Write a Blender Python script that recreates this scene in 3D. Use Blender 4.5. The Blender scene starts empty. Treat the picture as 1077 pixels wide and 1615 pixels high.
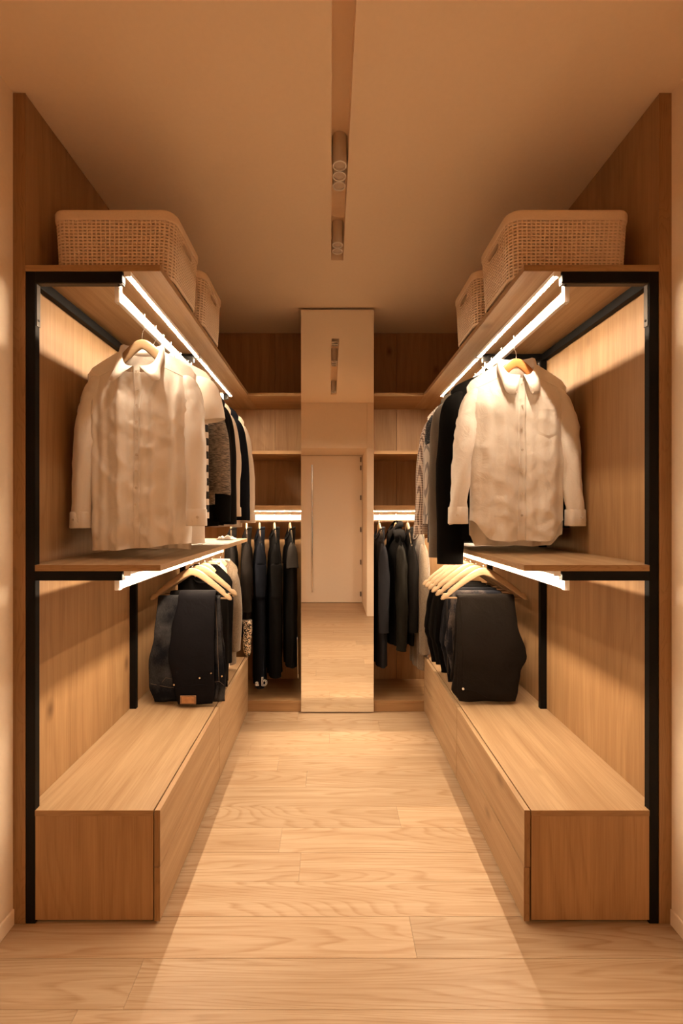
import bpy, bmesh, math, random
from mathutils import Vector, noise as mnoise
random.seed(7)
PI = math.pi
scene = bpy.context.scene
COL = scene.collection

# ------------------------------------------------------------------ camera, world, exposure
CAM_H = 1.335
cam_d = bpy.data.cameras.new('camera')
cam = bpy.data.objects.new('camera', cam_d)
COL.objects.link(cam)
cam.location = (0, 0, CAM_H)
cam.rotation_euler = (PI / 2, 0, 0)
cam_d.sensor_fit = 'VERTICAL'
cam_d.sensor_height = 36.0
cam_d.lens = 718.0 / 1615.0 * 36.0
cam_d.shift_x = 17.5 / 1615.0
cam_d.shift_y = 1.5 / 1615.0
cam_d.clip_start = 0.02
scene.camera = cam

world = bpy.data.worlds.new('world')
scene.world = world
world.use_nodes = True
world.node_tree.nodes['Background'].inputs[0].default_value = (1.0, 0.6, 0.32, 1)
world.node_tree.nodes['Background'].inputs[1].default_value = 0.0

vs = scene.view_settings
vs.view_transform = 'Standard'
vs.look = 'None'
vs.exposure = 0.0
vs.gamma = 1.0
vs.use_curve_mapping = False
scene.cycles.max_bounces = 14
scene.cycles.diffuse_bounces = 8
scene.cycles.sample_clamp_indirect = 6.0
LED_STRENGTH = 625.0
LED_COLOR = (1.0, 0.77, 0.535, 1)

# ------------------------------------------------------------------ main dimensions (metres)
XC = 0.0385                    # middle of the aisle
AISLE = 0.5915                 # half width of the aisle (shelf and bench fronts)
FACE = 1.0285                  # half distance between the timber side panels
WALL = 1.0685                  # half distance between the plastered walls
Y0 = 1.479                     # near end of the wardrobe
YM = 2.245                     # middle post
Y1 = 3.055                     # front of the back unit
YB = 3.47                      # back wall
CEIL = 2.70
SH_T, SH_B = 2.140, 2.120      # upper shelf
MS_T, MS_B = 1.166, 1.146      # middle shelf
BENCH = 0.369
RAIL_X = 0.7435                # rail distance from the middle
STRIP_X = 0.6985
FRONT = 0.29                   # wall with the door niche

def smooth01(a, b, x):
    t = max(0.0, min(1.0, (x - a) / (b - a)))
    return t * t * (3 - 2 * t)

def interp(tab, v):
    if v <= tab[0][0]:
        return tab[0][1]
    for (a, p), (b, q) in zip(tab, tab[1:]):
        if v <= b:
            t = (v - a) / (b - a)
            t = t * t * (3 - 2 * t)
            return p + (q - p) * t
    return tab[-1][1]

def nz(x, y, z):
    return mnoise.noise(Vector((x, y, z)))

# ------------------------------------------------------------------ materials
def new_mat(name):
    m = bpy.data.materials.new(name)
    m.use_nodes = True
    nt = m.node_tree
    return m, nt, nt.nodes['Principled BSDF']

def N(nt, t, **kw):
    n = nt.nodes.new(t)
    for k, v in kw.items():
        setattr(n, k, v)
    return n

def mixc(nt, fac, a, b, blend='MIX'):
    n = nt.nodes.new('ShaderNodeMix')
    n.data_type = 'RGBA'
    n.blend_type = blend
    for i, v in ((0, fac), (6, a), (7, b)):
        if hasattr(v, 'is_linked') or hasattr(v, 'links'):
            nt.links.new(v, n.inputs[i])
        elif isinstance(v, (int, float)):
            n.inputs[i].default_value = v
        else:
            n.inputs[i].default_value = (v[0], v[1], v[2], 1)
    return n.outputs[2]

def mth(nt, op, a, b=None):
    n = nt.nodes.new('ShaderNodeMath')
    n.operation = op
    for i, v in ((0, a), (1, b)):
        if v is None:
            continue
        if hasattr(v, 'links'):
            nt.links.new(v, n.inputs[i])
        else:
            n.inputs[i].default_value = v
    return n.outputs[0]

def ramp(nt, fac, stops):
    n = nt.nodes.new('ShaderNodeValToRGB')
    nt.links.new(fac, n.inputs[0])
    el = n.color_ramp.elements
    while len(el) < len(stops):
        el.new(0.5)
    for e, (p, c) in zip(el, stops):
        e.position = p
        e.color = (c[0], c[1], c[2], 1) if not isinstance(c, (int, float)) else (c, c, c, 1)
    return n.outputs[0]

def wood(name, base, dark, axis, rough=0.5, line=0.5, knots=0.6, ring=9.0, big=5.0, tone=0.12, stretch=0.16):
    """oak: contour lines of stretched noise for the figure, long fibres, tone drift, a few knots"""
    m, nt, p = new_mat(name)
    L = nt.links
    tc = N(nt, 'ShaderNodeTexCoord')
    oi = N(nt, 'ShaderNodeObjectInfo')
    off = N(nt, 'ShaderNodeVectorMath', operation='SCALE')
    cmb = N(nt, 'ShaderNodeCombineXYZ')
    L.new(oi.outputs['Random'], cmb.inputs[0])
    r2 = mth(nt, 'MULTIPLY', oi.outputs['Random'], 7.31)
    L.new(r2, cmb.inputs[1])
    r3 = mth(nt, 'MULTIPLY', oi.outputs['Random'], 3.77)
    L.new(r3, cmb.inputs[2])
    L.new(cmb.outputs[0], off.inputs[0])
    off.inputs['Scale'].default_value = 9.0
    add = N(nt, 'ShaderNodeVectorMath', operation='ADD')
    L.new(tc.outputs['Object'], add.inputs[0])
    L.new(off.outputs[0], add.inputs[1])
    def mapped(k, across=1.0):
        mp = N(nt, 'ShaderNodeMapping')
        sc = [across, across, across]
        sc[axis] = k
        mp.inputs['Scale'].default_value = sc
        L.new(add.outputs[0], mp.inputs[0])
        return mp.outputs[0]
    n1 = N(nt, 'ShaderNodeTexNoise')
    n1.inputs['Scale'].default_value = big
    n1.inputs['Detail'].default_value = 1.5
    n1.inputs['Roughness'].default_value = 0.45
    n1.inputs['Distortion'].default_value = 0.25
    L.new(mapped(stretch), n1.inputs['Vector'])
    rg = mth(nt, 'MULTIPLY', n1.outputs[0], ring)
    fr = mth(nt, 'FRACT', rg)
    lines = ramp(nt, fr, [(0.0, 1.0), (0.08, 0.8), (0.30, 0.12), (0.86, 0.0), (1.0, 1.0)])
    # fibre breakup
    n2 = N(nt, 'ShaderNodeTexNoise')
    n2.inputs['Scale'].default_value = 190
    n2.inputs['Detail'].default_value = 3
    n2.inputs['Roughness'].default_value = 0.65
    L.new(mapped(0.025), n2.inputs['Vector'])
    fib = ramp(nt, n2.outputs[0], [(0.38, 0.0), (0.62, 1.0)])
    n3 = N(nt, 'ShaderNodeTexNoise')
    n3.inputs['Scale'].default_value = 26
    n3.inputs['Detail'].default_value = 3
    L.new(mapped(0.05), n3.inputs['Vector'])
    streak = ramp(nt, n3.outputs[0], [(0.35, 0.0), (0.65, 1.0)])
    f_line = mth(nt, 'MULTIPLY', lines, line)
    brk = mth(nt, 'ADD', mth(nt, 'MULTIPLY', fib, 0.6), 0.4)
    f_line = mth(nt, 'MULTIPLY', f_line, brk)
    c = mixc(nt, mth(nt, 'MULTIPLY', streak, 0.38), base, dark)
    c = mixc(nt, mth(nt, 'MULTIPLY', fib, 0.24), c, dark)
    c = mixc(nt, f_line, c, dark)
    # tone from piece to piece
    tv = mth(nt, 'ADD', mth(nt, 'MULTIPLY', oi.outputs['Random'], tone * 2), 1.0 - tone)
    cv = N(nt, 'ShaderNodeCombineXYZ')
    for i in range(3):
        L.new(tv, cv.inputs[i])
    c = mixc(nt, 1.0, c, cv.outputs[0], 'MULTIPLY')
    if knots > 0:
        vo = N(nt, 'ShaderNodeTexVoronoi')
        vo.inputs['Scale'].default_value = 5.0
        L.new(mapped(0.62), vo.inputs['Vector'])
        d = ramp(nt, vo.outputs['Distance'], [(0.0, 1.0), (0.05, 0.75), (0.15, 0.0)])
        sep = N(nt, 'ShaderNodeSeparateColor')
        L.new(vo.outputs['Color'], sep.inputs[0])
        sel = mth(nt, 'GREATER_THAN', sep.outputs[0], 0.62)
        k = mth(nt, 'MULTIPLY', mth(nt, 'MULTIPLY', d, sel), knots)
        c = mixc(nt, k, c, (dark[0] * 0.35, dark[1] * 0.28, dark[2] * 0.22))
    L.new(c, p.inputs['Base Color'])
    p.inputs['Roughness'].default_value = rough
    p.inputs['Specular IOR Level'].default_value = 0.35
    bp = N(nt, 'ShaderNodeBump')
    bp.inputs['Strength'].default_value = 0.10
    bp.inputs['Distance'].default_value = 0.001
    L.new(n2.outputs[0], bp.inputs['Height'])
    L.new(bp.outputs[0], p.inputs['Normal'])
    return m

OAK, OAKD = (0.42, 0.25, 0.118), (0.22, 0.108, 0.040)
M = {}
M['oak_z'] = wood('oak_upright_grain', OAK, OAKD, 2, 0.5, 0.34, 0.8, 12, 4.0, 0.05)
M['oak_y'] = wood('oak_lengthwise_grain', (0.45, 0.302, 0.170), OAKD, 1, 0.5, 0.2, 0.5, 7, 4.0, 0.04)
M['oak_x'] = wood('oak_crosswise_grain', OAK, OAKD, 0, 0.5, 0.25, 0.4, 7, 4.0, 0.05)
M['plank'] = wood('oak_floor', (0.57, 0.425, 0.282), (0.33, 0.186, 0.083), 0, 0.42, 0.64, 0.0, 34, 6.0, 0.10, 0.085)
M['edge'] = wood('oak_edge_band', (0.34, 0.195, 0.085), (0.18, 0.092, 0.036), 2, 0.55, 0.5, 0.0, 14, 20.0, 0.05)
M['hanger'] = wood('lotus_wood', (0.38, 0.262, 0.152), (0.24, 0.143, 0.07), 0, 0.38, 0.25, 0.0, 6, 9.0, 0.08)
M['hanger_red'] = wood('cherry_wood', (0.62, 0.27, 0.09), (0.40, 0.14, 0.04), 0, 0.35, 0.25, 0.0, 6, 9.0, 0.05)

def plain(name, col, rough=0.6, metal=0.0, bump=0.0, scale=80.0, var=0.0, sheen=0.0, spec=0.4, stretch=(1, 1, 1)):
    m, nt, p = new_mat(name)
    tc = N(nt, 'ShaderNodeTexCoord')
    mp = N(nt, 'ShaderNodeMapping')
    mp.inputs['Scale'].default_value = stretch
    nt.links.new(tc.outputs['Object'], mp.inputs[0])
    n = N(nt, 'ShaderNodeTexNoise')
    n.inputs['Scale'].default_value = scale
    n.inputs['Detail'].default_value = 3
    nt.links.new(mp.outputs[0], n.inputs['Vector'])
    f = ramp(nt, n.outputs[0], [(0.3, 0.0), (0.7, 1.0)])
    lo = tuple(c * (1 - var) for c in col)
    hi = tuple(min(1, c * (1 + var)) for c in col)
    nt.links.new(mixc(nt, f, lo, hi), p.inputs['Base Color'])
    p.inputs['Roughness'].default_value = rough
    p.inputs['Metallic'].default_value = metal
    p.inputs['Specular IOR Level'].default_value = spec
    if sheen:
        p.inputs['Sheen Weight'].default_value = sheen
        p.inputs['Sheen Roughness'].default_value = 0.5
    if bump:
        b = N(nt, 'ShaderNodeBump')
        b.inputs['Strength'].default_value = bump
        b.inputs['Distance'].default_value = 0.002
        nt.links.new(n.outputs[0], b.inputs['Height'])
        nt.links.new(b.outputs[0], p.inputs['Normal'])
    return m

M['plaster'] = plain('warm_white_plaster', (0.88, 0.75, 0.60), 0.8, bump=0.05, scale=60, var=0.015)
M['ceiling'] = plain('ceiling_paint', (0.94, 0.79, 0.62), 0.85, bump=0.04, scale=60, var=0.01)
M['door'] = plain('door_paint', (0.87, 0.75, 0.61), 0.5, var=0.01)
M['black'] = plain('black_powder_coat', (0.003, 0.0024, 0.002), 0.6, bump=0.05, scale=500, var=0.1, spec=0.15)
M['plate'] = plain('brushed_bracket_metal', (0.07, 0.058, 0.048), 0.5, 0.5, var=0.08)
M['alu'] = plain('white_aluminium', (0.82, 0.80, 0.77), 0.35, 0.25, var=0.02)
M['tray'] = plain('white_reflector', (0.92, 0.90, 0.87), 0.6)
M['steel'] = plain('polished_steel', (0.72, 0.70, 0.68), 0.2, 1.0)
M['dark'] = plain('dark_gap', (0.02, 0.014, 0.010), 0.9)
M['lamp'] = plain('lamp_casing', (0.70, 0.64, 0.57), 0.55, var=0.02)
M['lamp_glass'] = plain('lamp_lens', (0.62, 0.52, 0.44), 0.25, var=0.05)
M['basket'] = plain('basket_plastic', (0.74, 0.59, 0.44), 0.5, var=0.04, bump=0.1, scale=300)
M['hinge'] = plain('hinge_metal', (0.16, 0.12, 0.09), 0.4, 0.6)

m, nt, p = new_mat('mirror_glass')
p.inputs['Base Color'].default_value = (0.95, 0.94, 0.92, 1)
p.inputs['Metallic'].default_value = 1.0
p.inputs['Roughness'].default_value = 0.012
M['mirror'] = m
m, nt, p = new_mat('led_diffuser')
p.inputs['Base Color'].default_value = (0.9, 0.88, 0.85, 1)
p.inputs['Emission Color'].default_value = LED_COLOR
p.inputs['Emission Strength'].default_value = LED_STRENGTH
M['led'] = m

def fabric(name, col, rough=0.85, weave=700, bump=0.25, var=0.08, sheen=0.15, crumple=0.0, spec=0.2, aniso=(1, 1, 1)):
    m = plain(name, col, rough, bump=bump, scale=weave, var=var, sheen=sheen, spec=spec, stretch=aniso)
    if crumple:
        nt = m.node_tree
        p = nt.nodes['Principled BSDF']
        tc = N(nt, 'ShaderNodeTexCoord')
        n = N(nt, 'ShaderNodeTexNoise')
        n.inputs['Scale'].default_value = 14
        n.inputs['Detail'].default_value = 5
        n.inputs['Roughness'].default_value = 0.6
        n.inputs['Distortion'].default_value = 0.8
        nt.links.new(tc.outputs['Object'], n.inputs['Vector'])
        b = N(nt, 'ShaderNodeBump')
        b.inputs['Strength'].default_value = crumple
        b.inputs['Distance'].default_value = 0.012
        nt.links.new(n.outputs[0], b.inputs['Height'])
        old = p.inputs['Normal'].links[0].from_socket if p.inputs['Normal'].links else None
        if old:
            nt.links.new(old, b.inputs['Normal'])
        nt.links.new(b.outputs[0], p.inputs['Normal'])
    return m

def dark_fabric(*a):
    m = fabric(*a)
    m.node_tree.nodes['Principled BSDF'].inputs['Specular IOR Level'].default_value = 0.06
    return m

M['satin'] = fabric('white_satin', (0.80, 0.75, 0.69), 0.36, 900, 0.05, 0.01, 0.2, 0.16, 0.5)
M['oxford'] = fabric('white_oxford_cotton', (0.82, 0.77, 0.70), 0.5, 600, 0.12, 0.02, 0.2, 0.40, 0.4)
M['ivory'] = fabric('ivory_cotton', (0.80, 0.72, 0.63), 0.7, 700, 0.1, 0.02, 0.2, 0.2)
M['beige'] = fabric('beige_cotton', (0.60, 0.48, 0.37), 0.8, 700, 0.15, 0.04, 0.2, 0.2)
M['oat'] = fabric('oat_knit', (0.17, 0.125, 0.085), 0.95, 160, 0.8, 0.22, 0.3)
M['cream'] = fabric('cream_knit', (0.56, 0.46, 0.34), 0.9, 180, 0.8, 0.12, 0.3)
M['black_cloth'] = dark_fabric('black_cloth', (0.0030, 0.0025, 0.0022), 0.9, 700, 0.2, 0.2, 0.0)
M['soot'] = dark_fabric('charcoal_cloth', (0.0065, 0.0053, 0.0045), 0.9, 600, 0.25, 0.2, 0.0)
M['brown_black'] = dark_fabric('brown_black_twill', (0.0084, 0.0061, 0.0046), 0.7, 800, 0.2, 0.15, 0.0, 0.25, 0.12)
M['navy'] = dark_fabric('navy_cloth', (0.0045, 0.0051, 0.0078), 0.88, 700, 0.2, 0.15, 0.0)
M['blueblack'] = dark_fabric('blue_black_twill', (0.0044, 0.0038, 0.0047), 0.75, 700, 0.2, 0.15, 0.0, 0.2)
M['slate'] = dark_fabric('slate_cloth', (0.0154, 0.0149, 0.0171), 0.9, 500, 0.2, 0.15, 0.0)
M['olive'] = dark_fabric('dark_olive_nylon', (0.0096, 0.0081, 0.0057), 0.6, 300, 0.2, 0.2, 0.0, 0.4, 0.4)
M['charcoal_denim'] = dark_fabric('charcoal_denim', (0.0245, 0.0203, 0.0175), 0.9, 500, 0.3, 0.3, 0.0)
M['gold'] = plain('brass', (0.80, 0.62, 0.36), 0.3, 1.0)
M['button'] = plain('pearl_button', (0.62, 0.55, 0.47), 0.25)
M['button_dark'] = plain('horn_button', (0.05, 0.03, 0.02), 0.3)
M['leather'] = plain('tan_leather', (0.22, 0.11, 0.05), 0.5, bump=0.2, scale=200, var=0.2)
M['ink'] = plain('white_print', (0.75, 0.72, 0.68), 0.7)
M['stitch'] = plain('tan_stitching', (0.10, 0.070, 0.045), 0.8)

def denim(name, dark, light, z_lo, z_hi):
    m, nt, p = new_mat(name)
    tc = N(nt, 'ShaderNodeTexCoord')
    n = N(nt, 'ShaderNodeTexNoise')
    n.inputs['Scale'].default_value = 9
    n.inputs['Detail'].default_value = 5
    nt.links.new(tc.outputs['Object'], n.inputs['Vector'])
    mp = N(nt, 'ShaderNodeMapping')
    mp.inputs['Scale'].default_value = (1, 1, 0.2)
    nt.links.new(tc.outputs['Object'], mp.inputs[0])
    f = N(nt, 'ShaderNodeTexNoise')
    f.inputs['Scale'].default_value = 500
    nt.links.new(mp.outputs[0], f.inputs['Vector'])
    a = mth(nt, 'ADD', mth(nt, 'MULTIPLY', n.outputs[0], 0.8), mth(nt, 'MULTIPLY', f.outputs[0], 0.25))
    fac = ramp(nt, a, [(z_lo, 0.0), (z_hi, 1.0)])
    nt.links.new(mixc(nt, fac, dark, light), p.inputs['Base Color'])
    p.inputs['Roughness'].default_value = 0.9
    p.inputs['Specular IOR Level'].default_value = 0.08
    b = N(nt, 'ShaderNodeBump')
    b.inputs['Strength'].default_value = 0.4
    b.inputs['Distance'].default_value = 0.002
    nt.links.new(f.outputs[0], b.inputs['Height'])
    nt.links.new(b.outputs[0], p.inputs['Normal'])
    return m
M['denim'] = denim('washed_denim', (0.004, 0.0042, 0.006), (0.055, 0.052, 0.052), 0.46, 0.80)
M['denim_light'] = denim('faded_denim', (0.012, 0.0125, 0.017), (0.24, 0.19, 0.16), 0.52, 0.84)
M['denim_dark'] = denim('dark_denim', (0.006, 0.0065, 0.009), (0.03, 0.03, 0.034), 0.45, 0.85)

def pattern_mat(name, kind):
    m, nt, p = new_mat(name)
    tc = N(nt, 'ShaderNodeTexCoord')
    sp = N(nt, 'ShaderNodeSeparateXYZ')
    nt.links.new(tc.outputs['Object'], sp.inputs[0])
    p.inputs['Roughness'].default_value = 0.85
    xy = mth(nt, 'ADD', sp.outputs[0], sp.outputs[1])
    if kind == 'gingham':
        a = mth(nt, 'GREATER_THAN', mth(nt, 'FRACT', mth(nt, 'MULTIPLY', xy, 125)), 0.5)
        b = mth(nt, 'GREATER_THAN', mth(nt, 'FRACT', mth(nt, 'MULTIPLY', sp.outputs[2], 105)), 0.5)
        f = mth(nt, 'MULTIPLY', mth(nt, 'ADD', a, b), 0.5)
        c = mixc(nt, f, (0.74, 0.62, 0.52), (0.075, 0.028, 0.020))
    elif kind == 'pinstripe':
        a = mth(nt, 'GREATER_THAN', mth(nt, 'FRACT', mth(nt, 'MULTIPLY', xy, 130)), 0.55)
        c = mixc(nt, a, (0.56, 0.49, 0.43), (0.24, 0.21, 0.20))
    elif kind == 'bands':
        a = mth(nt, 'GREATER_THAN', mth(nt, 'FRACT', mth(nt, 'MULTIPLY', sp.outputs[2], 18)), 0.45)
        c = mixc(nt, a, (0.75, 0.66, 0.58), (0.012, 0.010, 0.010))
    elif kind in ('dots', 'sequin'):
        v = N(nt, 'ShaderNodeTexVoronoi')
        v.inputs['Scale'].default_value = 150 if kind == 'dots' else 210
        v.inputs['Randomness'].default_value = 0.7 if kind == 'dots' else 1.0
        nt.links.new(tc.outputs['Object'], v.inputs['Vector'])
        if kind == 'dots':
            a = mth(nt, 'LESS_THAN', v.outputs['Distance'], 0.16)
            c = mixc(nt, a, (0.010, 0.012, 0.018), (0.55, 0.50, 0.46))
        else:
            s2 = N(nt, 'ShaderNodeSeparateColor')
            nt.links.new(v.outputs['Color'], s2.inputs[0])
            a = mth(nt, 'GREATER_THAN', s2.outputs[0], 0.52)
            c = mixc(nt, a, (0.012, 0.010, 0.009), (0.80, 0.64, 0.46))
            p.inputs['Roughness'].default_value = 0.35
            p.inputs['Metallic'].default_value = 0.4
    elif kind == 'tweed':
        mp = N(nt, 'ShaderNodeMapping')
        mp.inputs['Scale'].default_value = (0.35, 0.35, 2.2)
        nt.links.new(tc.outputs['Object'], mp.inputs[0])
        n = N(nt, 'ShaderNodeTexNoise')
        n.inputs['Scale'].default_value = 170
        n.inputs['Detail'].default_value = 3
        nt.links.new(mp.outputs[0], n.inputs['Vector'])
        f = ramp(nt, n.outputs[0], [(0.35, 0.0), (0.66, 1.0)])
        c = mixc(nt, f, (0.045, 0.036, 0.028), (0.30, 0.23, 0.165))
        b = N(nt, 'ShaderNodeBump')
        b.inputs['Strength'].default_value = 0.7
        b.inputs['Distance'].default_value = 0.003
        nt.links.new(n.outputs[0], b.inputs['Height'])
        nt.links.new(b.outputs[0], p.inputs['Normal'])
    nt.links.new(c, p.inputs['Base Color'])
    return m
M['gingham'] = pattern_mat('gingham_check', 'gingham')
M['pinstripe'] = pattern_mat('grey_pinstripe', 'pinstripe')
M['bands'] = pattern_mat('black_white_bands', 'bands')
M['dots'] = pattern_mat('navy_dot', 'dots')
M['sequin'] = pattern_mat('gold_sequin', 'sequin')
M['tweed'] = pattern_mat('grey_tweed', 'tweed')
M['grey_wool'] = fabric('grey_brown_wool', (0.11, 0.085, 0.062), 0.95, 350, 0.5, 0.15, 0.25)

# ------------------------------------------------------------------ mesh and object helpers
class MB:
    """collects vertices and faces of ONE part"""
    def __init__(self):
        self.v, self.f = [], []
    def box(self, x0, x1, y0, y1, z0, z1):
        if x1 < x0:
            x0, x1 = x1, x0
        n = len(self.v)
        self.v += [(x0, y0, z0), (x1, y0, z0), (x1, y1, z0), (x0, y1, z0), (x0, y0, z1), (x1, y0, z1), (x1, y1, z1), (x0, y1, z1)]
        self.f += [tuple(n + i for i in q) for q in ((0, 3, 2, 1), (4, 5, 6, 7), (0, 1, 5, 4), (1, 2, 6, 5), (2, 3, 7, 6), (3, 0, 4, 7))]
        return self
    def prism(self, poly, z0, z1):
        """poly: (x, y) outline"""
        n, k = len(self.v), len(poly)
        area = sum(poly[i][0] * poly[(i + 1) % k][1] - poly[(i + 1) % k][0] * poly[i][1] for i in range(k))
        if area < 0:
            poly = poly[::-1]
        self.v += [(x, y, z0) for x, y in poly] + [(x, y, z1) for x, y in poly]
        self.f.append(tuple(n + i for i in range(k))[::-1])
        self.f.append(tuple(n + k + i for i in range(k)))
        for i in range(k):
            j = (i + 1) % k
            self.f.append((n + i, n + j, n + k + j, n + k + i))
        return self
    def loft(self, rings, closed=True, cap=True):
        n, k = len(self.v), len(rings[0])
        for r in rings:
            self.v += [tuple(q) for q in r]
        for a in range(len(rings) - 1):
            for i in range(k if closed else k - 1):
                j = (i + 1) % k
                self.f.append((n + a * k + i, n + a * k + j, n + (a + 1) * k + j, n + (a + 1) * k + i))
        if cap and closed:
            self.f.append(tuple(n + i for i in range(k))[::-1])
            e = n + (len(rings) - 1) * k
            self.f.append(tuple(e + i for i in range(k)))
        return self
    def cyl(self, c, r, h, axis=2, seg=20, r2=None):
        r2 = r if r2 is None else r2
        rings = []
        for t, rr in ((0, r), (1, r2)):
            ring = []
            for i in range(seg):
                a = 2 * PI * i / seg
                q = [0, 0, 0]
                q[axis] = h * t
                q[(axis + 1) % 3] = rr * math.cos(a)
                q[(axis + 2) % 3] = rr * math.sin(a)
                ring.append((c[0] + q[0], c[1] + q[1], c[2] + q[2]))
            rings.append(ring)
        return self.loft(rings)
    def wire(self, pts, r, seg=8):
        """round tube along a polyline"""
        P = [Vector(q) for q in pts]
        rings = []
        up = Vector((0, 1, 0))
        for i, q in enumerate(P):
            t = (P[min(i + 1, len(P) - 1)] - P[max(i - 1, 0)]).normalized()
            if abs(t.dot(up)) > 0.95:
                up = Vector((1, 0, 0))
            a = t.cross(up).normalized()
            b = a.cross(t).normalized()
            up = b
            rr = r[i] if isinstance(r, (list, tuple)) else r
            rings.append([q + a * rr * math.cos(2 * PI * k / seg) + b * rr * math.sin(2 * PI * k / seg) for k in range(seg)])
        return self.loft(rings)
    def mesh(self, name, off=(0, 0, 0), bevel=0.0, smooth=False, mat=None, fix=True):
        me = bpy.data.meshes.new(name)
        me.from_pydata([(x - off[0], y - off[1], z - off[2]) for x, y, z in self.v], [], self.f)
        if fix or bevel:
            bm = bmesh.new()
            bm.from_mesh(me)
            if fix:
                bmesh.ops.recalc_face_normals(bm, faces=bm.faces)
            if bevel:
                es = [e for e in bm.edges if len(e.link_faces) == 2 and e.calc_face_angle(0) > 0.6]
                bmesh.ops.bevel(bm, geom=es, offset=bevel, segments=1, affect='EDGES', profile=0.6)
            bm.to_mesh(me)
            bm.free()
        if smooth:
            for q in me.polygons:
                q.use_smooth = True
        if mat:
            me.materials.append(M[mat] if isinstance(mat, str) else mat)
        return me

def link(name, me, parent=None, loc=(0, 0, 0), rz=0.0):
    o = bpy.data.objects.new(name, me)
    COL.objects.link(o)
    o.parent = parent
    o.location = loc
    o.rotation_euler = (0, 0, rz)
    return o

def tag(o, label=None, cat=None, group=None, kind=None):
    if label:
        o['label'] = label
    if cat:
        o['category'] = cat
    if group:
        o['group'] = group
    if kind:
        o['kind'] = kind
    return o

def thing(name, label, cat, loc=(0, 0, 0), rz=0.0, group=None):
    return tag(link(name, None, None, loc, rz), label, cat, group)

def part(name, mb, mat, parent, bevel=0.0, smooth=False, label=None):
    """mb holds world coordinates unless the parent is a thing built in local space (origin 0)"""
    off = parent.location if parent.parent is None else parent.location + parent.parent.location
    o = link(name, mb.mesh(name, off, bevel, smooth, mat), parent)
    if parent.parent is not None:
        o.location = (0, 0, 0)
    if label:
        o['label'] = label
    return o

def solid(name, mb, mat, bevel=0.0, smooth=False, kind=None):
    o = link(name, mb.mesh(name, (0, 0, 0), bevel, smooth, mat))
    if kind:
        o['kind'] = kind
    return o

def copy_tree(o, parent=None):
    c = o.copy()
    COL.objects.link(c)
    c.parent = parent
    for ch in list(o.children):
        copy_tree(ch, c)
    return c

# ------------------------------------------------------------------ the room
XL, XR = XC - WALL, XC + WALL
NL, NR = -0.46, 0.462          # door niche
NY = -0.52                     # door plane
HEAD = 2.13

fl = solid('floor', MB().box(XL - 0.1, XR + 0.1, NY - 0.1, YB + 0.1, -0.08, -0.016), 'dark', kind='structure')
PW = 0.1415
k0 = -14
joints = {1.647: -0.115, 1.365: 0.26, 2.219: -0.12, 1.93: 0.30}
for k in range(k0, 15):
    ya = 1.365 + k * PW
    yb = min(ya + PW, YB + 0.05)
    if ya >= YB:
        break
    jx = None
    for key, v in joints.items():
        if abs(key - ya) < 0.03:
            jx = v
    rr = random.Random(k * 13 + 5)
    cuts = [XL - 0.05]
    x = (jx if jx is not None else rr.uniform(-1.0, 0.95))
    while x - 1.9 > XL:
        x -= 1.9
    while x < XR:
        if x > XL + 0.1:
            cuts.append(x)
        x += 1.9
    cuts.append(XR + 0.05)
    for a, b in zip(cuts, cuts[1:]):
        g = 0.0003
        mb = MB().box(a + g, b - g, ya + g, yb - g, -0.016, 0.0)
        part('plank', mb, 'plank', fl, bevel=0.0005)

# plastered side walls with timber panels in front
def side_wall(name, s):
    x0 = XC + s * WALL
    w = solid(name, MB().box(x0, x0 + s * 0.1, FRONT, YB + 0.1, 0, CEIL), 'plaster', kind='structure')
    for ya, yb in ((Y0, YM + 0.012), (YM + 0.0132, YB)):
        part('timber_panel', MB().box(XC + s * (FACE + 0.001), x0, ya, yb, 0.002, CEIL - 0.002), 'oak_z', w, bevel=0.001)
    part('edge_band', MB().box(XC + s * FACE, x0, Y0 - 0.0015, Y0, 0.002, CEIL - 0.002), 'edge', w)
    return w
side_wall('wall_left', -1)
side_wall('wall_right', 1)
for s, nm in ((-1, 'baseboard_left'), (1, 'baseboard_right')):
    x0 = XC + s * WALL
    solid(nm, MB().box(x0 - s * 0.006, x0 + s * 0.01, FRONT, Y0 - 0.002, 0.0, 0.052), 'plaster', bevel=0.002, kind='structure')
wb = solid('wall_back', MB().box(XL - 0.1, XR + 0.1, YB, YB + 0.1, 0, CEIL), 'plaster', kind='structure')
for a, b in ((XC - FACE, -0.42), (-0.418, 0.045), (0.047, 0.50), (0.502, XC + FACE)):
    part('timber_panel', MB().box(a, b, YB - 0.018, YB, 0.002, CEIL - 0.002), 'oak_z', wb, bevel=0.0008)

# ceiling with the lamp slot
SX0, SX1, SY0, SY1, SD = 0.004, 0.069, 0.70, 2.46, 0.115
mb = MB()
mb.box(XL - 0.1, SX0, NY - 0.1, YB + 0.1, CEIL, CEIL + 0.16)
mb.box(SX1, XR + 0.1, NY - 0.1, YB + 0.1, CEIL, CEIL + 0.16)
mb.box(SX0, SX1, NY - 0.1, SY0, CEIL, CEIL + 0.16)
mb.box(SX0, SX1, SY1, YB + 0.1, CEIL, CEIL + 0.16)
mb.box(SX0, SX1, SY0, SY1, CEIL + SD, CEIL + 0.16)
solid('ceiling', mb, 'ceiling', kind='structure')

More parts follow.
